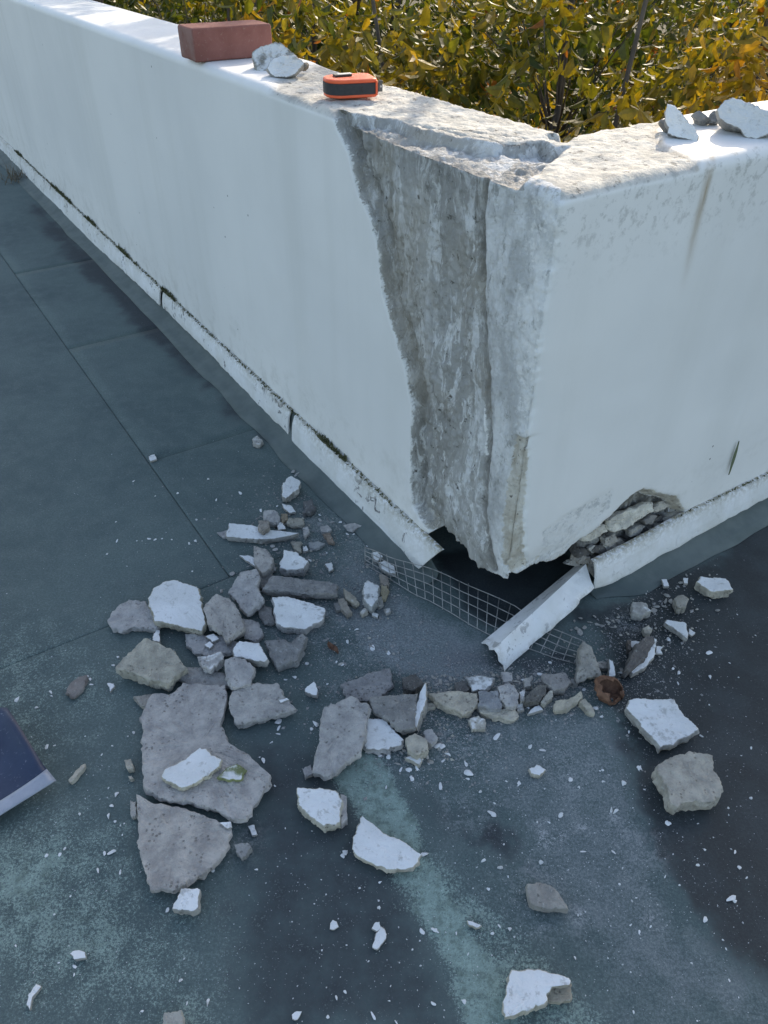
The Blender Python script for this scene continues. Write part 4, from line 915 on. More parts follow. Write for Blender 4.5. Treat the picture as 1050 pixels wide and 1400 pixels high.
chips([(252, 248, 6), (268, 240, 7), (245, 302, 8), (272, 575, 11), (228, 180, 4), (170, 330, 8), (752, 272, 9), (525, 235, 11), (528, 252, 8), (525, 270, 6), (515, 425, 7), (482, 350, 9), (470, 340, 5)], ZB, 'w', 'small white crumb lying on or beside the large grey slabs', 'crumbs on the large slabs')
chips([(637, 240, 13), (625, 255, 8), (612, 58, 6), (720, 62, 5), (574, 100, 8), (855, 28, 7), (808, 12, 9), (700, 55, 5), (505, 295, 4), (460, 675, 5), (300, 700, 7), (330, 680, 5), (690, 840, 11), (968, 630, 9), (725, 625, 9), (720, 635, 7), (828, 790, 5), (955, 860, 9), (995, 858, 7), (985, 165, 9), (915, 380, 11), (925, 402, 9), (940, 372, 7), (855, 338, 8), (830, 335, 10)], ZB, 'w', 'small pale crumb scattered in the middle of the roof floor', 'crumbs in the middle of the floor')
chips([(395, 350, 16), (412, 352, 13), (430, 378, 9), (415, 400, 6), (492, 410, 9), (502, 443, 12), (498, 462, 6), (405, 487, 10), (300, 432, 13), (270, 430, 7), (308, 460, 9), (228, 385, 9), (543, 505, 6), (675, 478, 7), (630, 470, 4), (712, 352, 8), (755, 365, 10), (598, 318, 12), (770, 338, 4), (800, 320, 5), (850, 465, 8), (880, 490, 4), (960, 470, 5), (1030, 478, 7), (960, 432, 4), (590, 545, 4), (365, 410, 6), (340, 395, 8), (220, 490, 5), (740, 225, 9), (955, 250, 7), (705, 215, 9), (680, 215, 9), (935, 222, 9), (895, 158, 6), (780, 65, 8), (745, 105, 8), (690, 125, 8), (1020, 100, 7)], ZD, 'w', 'small pale crumb below the line of rubble', 'crumbs below the rubble line')
chips([(225, 30, 8), (245, 35, 6), (170, 12, 9), (65, 70, 7), (405, 130, 9), (440, 120, 10), (380, 115, 8), (420, 110, 9), (665, 130, 9), (700, 130, 9), (640, 120, 8), (735, 130, 7), (360, 385, 12), (370, 405, 9), (280, 365, 9), (350, 360, 10), (260, 410, 7), (590, 255, 0.1), (770, 90, 8), (600, 110, 10), (580, 100, 8), (645, 105, 9), (670, 115, 8), (715, 120, 8), (750, 140, 8), (680, 195, 8), (595, 225, 7), (480, 140, 9), (355, 135, 10), (395, 140, 8), (430, 140, 8), (370, 150, 7)], ZD, 'g', 'small grey stone in the line of rubble', 'stones in the rubble line')
chips([(345, 480, 4), (365, 500, 5), (300, 600, 0.1), (240, 585, 9), (180, 605, 9), (150, 570, 7), (160, 600, 8), (95, 575, 8), (130, 590, 7), (70, 585, 6), (200, 590, 8), (220, 610, 7), (195, 575, 6), (110, 610, 7), (60, 620, 8), (425, 490, 12), (440, 510, 9), (420, 510, 9), (415, 530, 8), (375, 545, 10), (385, 530, 7), (350, 470, 5), (460, 460, 6), (480, 440, 8), (520, 500, 6), (540, 540, 5), (590, 505, 4), (618, 545, 9), (500, 410, 5), (515, 405, 4), (545, 385, 4), (470, 555, 6), (250, 640, 7), (90, 625, 12), (80, 615, 9), (250, 775, 9), (270, 785, 7)], ZE, 'g', 'small grey stone on the dark floor below the right flashing', 'stones below the right flashing')
chips([(588, 708, 9), (470, 785, 7), (448, 768, 5), (590, 800, 6), (468, 825, 5), (520, 845, 3), (587, 905, 4), (555, 1025, 7), (175, 950, 8), (152, 920, 9), (110, 845, 6), (280, 1010, 5), (320, 1148, 9), (260, 1205, 9), (748, 1070, 4), (745, 1262, 5), (660, 1300, 4), (428, 1358, 7), (180, 1200, 4), (58, 1195, 9), (20, 1330, 8), (340, 1230, 3), (295, 1300, 3), (545, 1360, 3), (710, 1100, 3), (765, 640, 3), (665, 745, 3), (700, 800, 3), (695, 560, 3), (430, 655, 7)], ZE, 'w', 'tiny white chip on the dark right side of the floor', 'chips on the dark right side')
chips([(600, 25, 7), (545, 80, 9), (697, 218, 8), (805, 365, 8), (830, 312, 6), (950, 375, 7), (990, 130, 5), (860, 268, 3), (935, 320, 5), (920, 485, 15), (935, 492, 8), (830, 558, 9), (893, 628, 4), (903, 658, 5), (782, 708, 4), (915, 770, 5), (948, 828, 3), (580, 880, 4), (803, 910, 4), (690, 405, 4), (740, 435, 4), (913, 190, 4), (975, 410, 4)], ZG, 'w', 'tiny white chip on the dark right side of the floor', 'chips on the dark right side')
chips([(82, 185, 10), (90, 192, 8), (42, 108, 7), (178, 80, 6), (135, 72, 4), (325, 190, 9), (242, 215, 6), (283, 215, 4), (125, 293, 6), (190, 322, 3), (55, 348, 8), (112, 375, 9), (140, 405, 5), (255, 355, 12), (70, 450, 7), (510, 320, 5), (403, 318, 6), (507, 345, 3), (360, 70, 8), (462, 35, 4), (386, 92, 4), (515, 178, 10), (502, 172, 7), (145, 590, 8), (85, 605, 6), (110, 580, 5), (600, 600, 5), (570, 575, 4), (530, 432, 5), (640, 580, 5), (590, 480, 4), (385, 540, 5), (375, 690, 4), (570, 740, 4), (490, 690, 3), (300, 500, .1), (475, 72, 4)], ZG, 'w', 'tiny pale chip on the dusty floor at the lower right', 'chips on the dusty lower right')
chips([(345, 502, 5), (350, 415, 6), (280, 435, 4), (310, 685, 4), (200, 810, 6), (230, 790, 6), (325, 872, 9), (235, 630, 5), (150, 648, 4), (530, 830, 8), (635, 822, 9), (537, 580, 9), (500, 320, 10), (230, 315, 12), (222, 325, 8), (25, 230, 3), (460, 645, 4), (380, 820, 3), (170, 875, 5), (415, 690, 3), (385, 770, 3), (610, 590, 4), (650, 660, 5), (590, 690, 3), (690, 560, 0.1), (718, 437, 6), (405, 895, 5), (440, 610, 3)], ZF, 'w', 'tiny pale chip on the floor at the bottom centre', 'chips at the bottom centre')
chips([(65, 158, 8), (195, 130, 7), (198, 145, 5), (140, 188, 6), (180, 338, 7), (208, 334, 5), (325, 298, 4), (390, 368, 4), (430, 335, 4), (490, 298, 5), (512, 285, 6), (445, 522, 9), (428, 565, 9), (305, 597, 7), (415, 605, 8), (440, 625, 6), (475, 632, 4), (430, 742, 9), (400, 748, 5), (178, 755, 5), (248, 728, 5), (460, 818, 6), (375, 812, 6), (285, 1180, 6), (283, 1212, 4), (692, 1232, 7), (795, 1318, 9), (715, 1322, 4), (208, 980, 5), (270, 910, 4), (335, 70, 8), (345, 80, 6), (350, 100, 5), (90, 85, 3), (30, 215, 4), (415, 495, 4), (468, 675, 4), (740, 680, 10), (742, 630, 6), (230, 750, 6), (120, 300, 3), (460, 640, 3), (640, 965, 6), (225, 1165, 4), (60, 1100, 3), (545, 1350, 5)], ZH, 'w', 'tiny pale chip on the green tinged floor at the left', 'chips on the left floor')

name_chips()

# fine grit, beyond counting
def grit(nm, pos, size, mat, seed):
    rg = np.random.default_rng(seed); n = len(pos)
    base = np.array([(1, 0, 0), (-1, 0, 0), (0, 1, 0), (0, -1, 0), (0, 0, .8), (0, 0, -.4)], float)
    Ft = np.array([(0, 2, 4), (2, 1, 4), (1, 3, 4), (3, 0, 4), (2, 0, 5), (1, 2, 5), (3, 1, 5), (0, 3, 5)])
    V = base[None]*rg.uniform(.5, 1.3, (n, 6, 1))*size[:, None, None]; th = rg.uniform(0, 6.28, n); c, s = np.cos(th)[:, None], np.sin(th)[:, None]
    V = np.stack([V[..., 0]*c-V[..., 1]*s*.7, V[..., 0]*s+V[..., 1]*c*.7, V[..., 2]*.6], -1)+pos[:, None, :]
    F = (Ft[None]+6*np.arange(n)[:, None, None]).reshape(-1, 3)
    return obj(nm, mesh_np(nm, V.reshape(-1, 3), F), mat)
MAT_GRITW = simple('pale_grit', (.62, .63, .65), (.38, .39, .40), 300, .9, .0)
MAT_GRITD = simple('grey_grit', (.34, .335, .33), (.20, .20, .20), 300, .9, .0)
def scatter(n, seed, centres):
    rg = np.random.default_rng(seed); out = []
    for (x, y, sx, sy, k) in centres:
        m = int(n*k); px = np.stack([rg.normal(x, sx, m), rg.normal(y, sy, m)], 1); out.append(px)
    px = np.vstack(out); P = np.array([gp(a, b) for a, b in px if 150 < b < 1700])
    wq = (P-C) @ R; uq = (P-C) @ L
    ok = ~(((uq > 0) & (wq > -.075)) | ((wq > 0) & (uq > -.06)) ) & (np.abs(uq) < 2.2) & (np.abs(wq) < 1.5)
    return P[ok]
CEN = [(450, 740, 70, 60, .16), (430, 800, 90, 60, .10), (560, 900, 90, 50, .10), (690, 950, 80, 25, .16), (600, 1010, 90, 40, .10), (870, 870, 55, 60, .14), (480, 870, 120, 60, .10), (300, 900, 120, 120, .06), (720, 1120, 150, 120, .16), (540, 1250, 300, 160, .16), (150, 1150, 180, 200, .10), (900, 1150, 130, 170, .10), (250, 700, 150, 90, .05)]
P = scatter(11000, 1, CEN); rg = np.random.default_rng(3)
o = grit('pale_grit', P+UP*.0005, np.clip(rg.lognormal(-7.65, .5, len(P)), .0003, .0022), MAT_GRITW, 4); tag(o, 'fine pale grit sprinkled over the roof floor', 'grit', kind='stuff')
P = scatter(15000, 2, CEN[:7]+[(620, 950, 70, 22, .12), (740, 945, 60, 18, .12), (400, 720, 45, 45, .08), (620, 740, 60, 30, .1)])
o = grit('grey_grit', P+UP*.0005, np.clip(rg.lognormal(-7.0, .6, len(P)), .0005, .0045), MAT_GRITD, 5); tag(o, 'fine grey mortar grit thick around the rubble', 'grit', kind='stuff')

CLOSE = [(430, 740, 45, 40, .16), (400, 800, 40, 40, .06), (520, 800, 25, 30, .08), (620, 945, 45, 14, .22), (735, 935, 50, 14, .18), (585, 1015, 30, 16, .10), (860, 850, 45, 30, .14), (380, 905, 60, 40, .06)]
P = scatter(1000, 12, CLOSE); P1 = P[::2]; P2 = P[1::2]
o = grit('mortar_crumbs', P1+UP*.001, np.clip(rg.lognormal(-5.95, .42, len(P1)), .0012, .006), MAT_GRITD, 15); tag(o, 'coarse grey mortar crumbs packed round the rubble', 'grit', kind='stuff')
o = grit('render_crumbs', P2+UP*.001, np.clip(rg.lognormal(-6.15, .42, len(P2)), .001, .005), simple('cream_crumbs', (.46, .44, .39), (.34, .32, .28), 200, .9, .0), 16); tag(o, 'coarse cream render crumbs packed round the rubble', 'grit', kind='stuff')

# ================================================================== TORN FLASHING, WIRE MESH, SHOVEL, LEAVES
def torn():
    ra, rb = gp(801, 771, .062), gp(674, 888, .030)          # fold line
    la, lb = gp(786, 774, .045), gp(660, 877, .003)          # lower edge of the left flange
    qa, qb = gp(812, 804, .035), gp(689, 917, .004)          # lower edge of the right flange
    N_ = 26; G = np.zeros((9, N_, 3))
    for i, t in enumerate(np.linspace(0, 1, N_)):
        r_ = ra+(rb-ra)*t; l_ = la+(lb-la)*t; q_ = qa+(qb-qa)*t
        for j in range(4): G[j, i] = l_+(r_-l_)*j/4
        for j in range(5): G[4+j, i] = r_+(q_-r_)*j/4
    nz = fbm(G.reshape(-1, 3), 28, 3, 81).reshape(9, N_); nz2 = fbm(G.reshape(-1, 3), 70, 2, 82).reshape(9, N_)
    G += np.array([.2, -.3, .9])*(nz*.004+nz2*.0012)[..., None]
    G[8] += (qb-qa)/np.linalg.norm(qb-qa)*(nz2[8]*.010)[:, None] + np.array([.6, -.6, 0])*(nz[8]*.008)[:, None]
    G[:, -1] += (rb-ra)/np.linalg.norm(rb-ra)*(nz2[:, -1]*.012)[:, None]
    G[..., 2] = np.maximum(G[..., 2], .0035)
    V, F = plate(G[:, ::-1], np.array([.0006, -.0008, -.0022]))
    dm = np.zeros((9, N_)); dm[:, -2:] = .35; dm[8] = .35; dm = dm[:, ::-1]
    o = obj('bent_flashing', mesh_np('bent_flashing', V, F, dict(dirt=np.tile(dm.ravel(), 2), chips=np.full(dm.size*2, .55))), MAT_FLASH)
    recenter(o, (rb+ra)/2*np.array([1, 1, 0]))
    tag(o, 'torn white flashing strip hanging down from the wall foot across the wire mesh', 'flashing')
torn()

def wire_mesh():
    top = [(499, 749), (515, 755), (533, 762), (558, 769), (585, 777), (610, 786), (640, 800), (671, 814), (704, 829), (730, 846), (755, 860), (775, 868), (797, 876)]
    low = [(499, 771), (515, 781), (540, 797), (565, 812), (587, 821), (612, 836), (640, 853), (668, 867), (690, 877), (715, 885), (739, 892), (762, 901), (785, 908)]
    root = empty('wire_mesh', gp(640, 850)); org = gp(640, 850)
    tag(root, 'strip of galvanised square wire mesh lying under the broken wall corner', 'wire mesh')
    zt = [.030, .030, .028, .026, .026, .024, .022, .020, .018, .014, .012, .010, .008]
    A = np.array([gp(x, y, z) for (x, y), z in zip(top, zt)]); B = np.array([gp(x, y, .0025) for x, y in low])
    t = np.linspace(0, 1, len(A))
    def at_(a, s): return np.stack([np.interp(s, t, a[:, k]) for k in range(3)], -1)
    seg = np.concatenate([[0], np.cumsum(np.linalg.norm(np.diff((A+B)/2, axis=0), axis=1))]); tt = np.interp(np.linspace(0, seg[-1], 24), seg, t)
    k = 0
    def wire(pts):
        V, F = tube([p-org for p in pts], .00085, 6)
        obj('wire', mesh_np('wire', V, F, None, True), MAT_WIRE, root)
    for j in range(5):
        f = j/4; wire([at_(A, s)*(1-f)+at_(B, s)*f + np.array([0, 0, .0012*math.sin(s*23+j)+.0008]) for s in np.linspace(0, 1, 34)])
    for i, s in enumerate(tt):
        a, b = at_(A, s), at_(B, s); e = (a-b)/np.linalg.norm(a-b)*.004*((i*7) % 3 == 0)
        wire([a+e, a*.5+b*.5+UP*.0005, b-e*.5])
wire_mesh()

def shovel_mat(name, c1, c2, rough, metal):
    m = N(name); a = m.noise(20, 5, .7); b = m.noise(160, 4, .7); 
    col = m.mix(m.rng(a, .3, .7), c1, c2); col = m.mix(m.math('MULTIPLY', m.rng(b, .6, .72), .6), col, (.25, .26, .30))
    m.b.inputs['Metallic'].default_value = metal
    return m.out(col, rough, m.bump(a, .1, .002), .5)
MAT_NAVY = shovel_mat('navy_enamel', (.014, .025, .058), (.022, .038, .080), .42, 0.)
MAT_STEEL = shovel_mat('worn_steel_edge', (.36, .39, .45), (.28, .31, .37), .45, .25)
MAT_WOOD = simple('dark_handle_wood', (.05, .04, .035), (.10, .075, .055), 18, .7, stretch=(6, 6, .6))
def shovel():
    a = gp(80, 1074, .012); b = gp(0, 1124, .012); ex = (a-b)/np.linalg.norm(a-b)*np.array([1, 1, 0]); ex /= np.linalg.norm(ex)
    ey = np.array([-ex[1], ex[0], 0])                       # towards the handle
    W = .235; tip = a
    def P(x, y, z): return tip - ex*(W-x) + ey*y + UP*z     # x 0..W across, y from the lip to the socket
    org = P(W/2, .12, 0)
    root = empty('shovel', org); tag(root, 'dark blue flat shovel with a bare steel lip, mostly outside the left edge', 'shovel')
    def blade(y0, y1, zoff, mat, name, n=30):
        ys = np.linspace(y0, y1, n); G = np.zeros((n, 25, 3))
        for i, y in enumerate(ys):
            # half width: parallel, then rounded shoulders down to the socket
            s = min(max((y-.15)/.07, 0), 1); hw = (W/2)*(1-.86*s*s*(3-2*s))
            hw = max(hw-.004*min(y/.03, 1), .016)
            for k, f in enumerate(np.linspace(-1, 1, 25)):
                z = .013+zoff + .024*abs(f)**4*math.sin(math.pi*min(1, y/.2)) + .08*max(0, y-.10)+.004*(1-f*f)*min(1, y/.1)
                G[i, k] = P(W/2+f*hw, y, z)-org
        V, F = plate(G, np.array([0, 0, -.0022]))
        return obj(name, mesh_np(name, V, F[:, ::-1], None, True), mat, root)
    blade(.018, .225, 0, MAT_NAVY, 'blade', 44); blade(0, .0205, .0008, MAT_STEEL, 'steel_lip', 5)
    V, F = tube([P(W/2, .19, .026)-org, P(W/2, .24, .036)-org, P(W/2, .33, .050)-org], [.016, .017, .017], 14); obj('socket', mesh_np('socket', V, F, None, True), MAT_NAVY, root)
    V, F = tube([P(W/2, .32, .050)-org, P(W/2, .9, .11)-org], [.0155, .015], 14); obj('shaft', mesh_np('shaft', V, F, None, True), MAT_WOOD, root)
    V, F = tube([P(W/2-.05, .9, .11)-org, P(W/2+.05, .9, .11)-org], [.015, .015], 12); obj('handle', mesh_np('handle', V, F, None, True), MAT_WOOD, root)
shovel()

def leaf_matt(name, c1, c2):
    m = N(name); n = m.noise(90, 4, .7); return m.out(m.mix(m.rng(n, .3, .7), c1, c2), .75, m.bump(n, .6, .002), .3)
MAT_DEAD = leaf_matt('dead_leaf', (.075, .038, .025), (.22, .115, .072))
def curled_leaf():
    c = gp(833, 948, 0); nr, nc = 14, 30; G = np.zeros((nr, nc, 3))
    for i in range(nr):
        for j in range(nc):
            a = j/(nc-1)*2*math.pi*.985; t = .04+i/(nr-1)*(2.30+.25*math.sin(a*3+1)+.12*math.sin(a*7))
            r = .0225*math.sin(t)*(1+.06*math.sin(a*5)); z = .0115*(1-math.cos(t))
            G[i, j] = (r*math.cos(a)*1.1, r*math.sin(a), z)
    G += fbm(G.reshape(-1, 3), 110, 4, 91, .6).reshape(nr, nc)[..., None]*.0055
    V, F = plate(G, np.array([.0004, 0, .0005])); o = obj('dead_leaf', mesh_np('dead_leaf', V, F, None, True), MAT_DEAD); o.location = c
    o.rotation_euler = (.25, .50, -.5)
    o.location = (c[0]-.008, c[1], .006); tag(o, 'curled brown dead leaf between the rubble line and the large white slab', 'leaf')
    c = gp(455, 888, .002); G = np.zeros((4, 8, 3))
    for i in range(4):
        for j in range(8):
            y = j/7; G[i, j] = ((i/3-.5)*.012*math.sin(math.pi*(.08+.84*y)), (y-.5)*.030, .003+.003*math.cos(i*2.1)+.002*math.sin(j))
    V, F = plate(G, np.array([0, 0, .0006])); o = obj('dead_leaf', mesh_np('dead_leaf', V, F, None, True), MAT_DEAD); o.location = c; o.rotation_euler = (0, 0, .7)
    tag(o, 'small rust brown leaf lying on the dusty floor right of the upper pile', 'leaf')
curled_leaf()

MAT_MOSS = leaf_matt('olive_moss', (.050, .058, .026), (.11, .112, .058)); MAT_DRY = leaf_matt('dry_stems', (.10, .075, .05), (.17, .135, .09))
def blades(nm, roots, hts, mat, seed, lean=.5, wd=.002, dirs=None):
    rg = np.random.default_rng(seed); V = []; F = []
    for p, h in zip(roots, hts):
        th = rg.uniform(0, 6.28); s = np.array([math.cos(th), math.sin(th), 0]); d = UP+rg.normal(0, lean, 3)*np.array([1, 1, .3]) if dirs is None else dirs+rg.normal(0, lean, 3)
        d = d/np.linalg.norm(d); k = len(V); q = p+d*h*.55; e = p+d*h+rg.normal(0, .25*h, 3)
        V += [p-s*wd, p+s*wd, q+s*wd*.8, q-s*wd*.8, e]; F += [(k, k+1, k+2, k+3), (k+3, k+2, k+4)]
    return obj(nm, mesh_np(nm, V, F), mat)
def joint_moss():
    rg = np.random.default_rng(5); pts = []; hs = []
    for u in np.arange(.25, 3.6, .0008):
        dens = .25+.75*(fbm(np.array([[u, 0, 0]]), 9, 3, 5)[0] > .02)
        if rg.random() < dens*.9:
            pts.append(at(u+rg.normal(0, .002), -.004-rg.random()*.006, .083+rg.normal(0, .0015))); hs.append(rg.uniform(.003, .010)*(1.5 if dens > .5 else .7))
    for u in np.arange(.42, 3.0, .003):
        if rg.random() < .6: pts.append(C+R*u+L*(-.006)+UP*(np.interp(u, tr[::-1, 0], tr[::-1, 1])+.001)); hs.append(rg.uniform(.002, .006))
    tag(blades('moss', pts, hs, MAT_MOSS, 6, .6, .0022), 'olive moss growing along the joint between flashing and wall', 'moss', kind='stuff')
    b = gp(25, 246); rg = np.random.default_rng(8)
    pts = [b+np.array([rg.normal(0, .03), rg.normal(0, .04), .001]) for _ in range(90)]
    o = blades('dry_weed', pts, rg.uniform(.03, .09, 90), MAT_DRY, 9, .9, .0014); recenter(o, b)
    tag(o, 'tuft of dry brown weed by the far left flashing joint', 'weed')
    u, z = wr(1003, 628); G = np.zeros((3, 9, 3))
    for j in range(9):
        f = j/8; q = plane_pt(1010-f*14, 603+f*46, C-L*.004, L)
        for i in range(3): G[i, j] = q+R*((i-1)*.0045*math.sin(math.pi*(.04+.92*f)))-L*(.0012*(i != 1))
    V, F = plate(G, L*.0007); o = obj('leaf_blade', mesh_np('leaf_blade', V, F, None, True), leaf_matt('green_blade', (.10, .13, .07), (.16, .19, .12))); recenter(o, plane_pt(1003, 626, C-L*.004, L))
    tag(o, 'single narrow green leaf stuck to the right face of the wall', 'leaf')
joint_moss()

# ================================================================== ON THE WALL TOP
def brick_mat():
    m = N('dark_red_brick'); a = m.noise(18, 5, .6); b = m.noise(140, 5, .7)
    col = m.mix(m.rng(a, .3, .7), (.225, .088, .072), (.285, .120, .100)); col = m.mix(m.math('MULTIPLY', m.rng(b, .58, .70), .6), col, (.34, .25, .21))
    sx = m.new('ShaderNodeSeparateXYZ'); m.link(m.co.outputs['Object'], sx.inputs[0])
    end = m.math('MULTIPLY', m.rng(sx.outputs[0], -.086, -.094), m.rng(a, .30, .48)); col = m.mix(end, col, (.36, .34, .30))
    return m.out(col, .85, m.bump(m.math('ADD', b, m.math('MULTIPLY', a, .6)), .5, .002), .25)
def brick():
    a = gp(269, 87, H); d = np.array([math.cos(.56), math.sin(.56), 0]); ln = .176
    bm = box_bm(ln, .086, .060, .006, 3)
    import bmesh
    bmesh.ops.subdivide_edges(bm, edges=bm.edges[:], cuts=5, use_grid_fill=True)
    V = np.array([v.co[:] for v in bm.verts]); V += fbm(V, 30, 4, 95)[:, None]*np.array([.0016, .0016, .0012])
    for v, q in zip(bm.verts, V): v.co = q
    me = bm_mesh('brick', bm, True); o = obj('brick', me, brick_mat())
    c = a+d*ln/2+np.array([-d[1], d[0], 0])*.047
    o.location = (c[0], c[1], H+.001); o.rotation_euler = (0, 0, math.atan2(d[1], d[0]))
    tag(o, 'dark red brick lying on the wall top', 'brick')
brick()

def boulder(name, label, bx, by, wpx, hpx, depth, seed, col, paint, yaw=0., cuts=11, roll=0., dy=0.):
    p = gp(bx, by, H); k = ((p-O) @ _F)/FPX
    me = lump_mesh(name, seed, cuts, 4, 1., paint, .07)
    V = np.array([v.co[:] for v in me.vertices]); c, s = math.cos(roll), math.sin(roll)
    V = np.stack([V[:, 0]*c-V[:, 2]*s, V[:, 1], V[:, 0]*s+V[:, 2]*c], 1)
    V = (V-(V.min(0)+V.max(0))/2)/((V.max(0)-V.min(0))); V *= np.array([wpx*k, depth, hpx*k*1.08]); V[:, 2] -= V[:, 2].min()
    V += fbm(V+seed, 60, 3, seed)[:, None]*.0016
    V[:, 2] = np.maximum(V[:, 2], 0)
    me.vertices.foreach_set('co', V.astype(np.float32).ravel()); me.update()
    o = obj(name, me, None); d = p*np.array([1, 1, 0]); d /= np.linalg.norm(d)
    o.location = (p[0]+d[0]*(depth*.45+dy), p[1]+d[1]*(depth*.45+dy), H-.002); o.rotation_euler = (0, 0, yaw); o.color = (*col, 1)
    tag(o, label, 'rubble', 'broken pieces resting on the wall top'); return o
GC = 'broken pieces resting on the wall top'
def standing(label, pts, foot, depth, paint, col, lean=.35, name=RF):
    q = gp(*foot, H+.0); d = q*np.array([1, 1, 0]); d /= np.linalg.norm(d)
    return chunk(name, label, 'rubble', pts, PX, depth, H-.003, (0, 0), paint, col, GC, n=-d+UP*lean, p0=q+UP*.002, jag=.9, rel=1.6)
ZR = (330, 45, .09524)
def standz(label, pts, foot, depth, paint, col, lean, name=RF, back=0.):
    q = gp(*foot, H); d = q*np.array([1, 1, 0]); d /= np.linalg.norm(d)
    return chunk(name, label, 'rubble', pts, ZR, depth, H-.003, (0, 0), paint, col, GC, n=-d+UP*lean, p0=q+d*back+UP*.002, jag=.9, rel=2.6)
standz('rough grey and white broken piece leaning against the brick', [(140, 280), (230, 210), (400, 150), (480, 128), (580, 148), (650, 210), (780, 310), (820, 420), (700, 520), (560, 560), (400, 560), (260, 565), (180, 460), (150, 350)], (366, 98), .040, .55, (.34, .33, .30), .7, RF, .018)
standz('rounded white piece in front of the rough one beside the brick', [(390, 430), (450, 370), (600, 325), (740, 330), (850, 380), (890, 440), (830, 520), (790, 600), (700, 640), (560, 645), (460, 628), (400, 580), (370, 510)], (391, 106), .034, .95, MP, .5)
boulder(MF, 'little tan crumb at the right of the rounded white piece by the brick', 417, 98, 12, 10, .02, 208, TAN, 0., .2, 9)
standing('white triangular piece with a peak, standing on the right wall top', [(912, 141), (921, 144), (930, 152), (940, 163), (951, 176), (957, 187), (953, 194), (936, 189), (911, 184), (910, 165)], (930, 190), .036, .9, (.36, .355, .35))
standing('large pale block on the wall top at the right edge of the photo', [(980, 150), (990, 136), (1000, 132), (1020, 138), (1045, 148), (1066, 160), (1066, 178), (1050, 184), (1034, 190), (1020, 186), (1008, 174), (992, 168), (984, 160)], (1025, 190), .055, .85, (.38, .375, .36), .45)
boulder(MF, 'small grey piece behind the white triangular piece on the right wall top', 955, 172, 26, 18, .035, 205, (.30, .295, .285), .1, .3, 9)
boulder(MF, 'small pale lump between the triangular piece and the large pale block', 974, 172, 18, 18, .025, 206, (.34, .33, .31), .5, .3, 9)
boulder(MF, 'little grey stone tucked against the left of the triangular piece', 907, 182, 12, 16, .03, 207, (.22, .215, .21), 0., .3, 8)

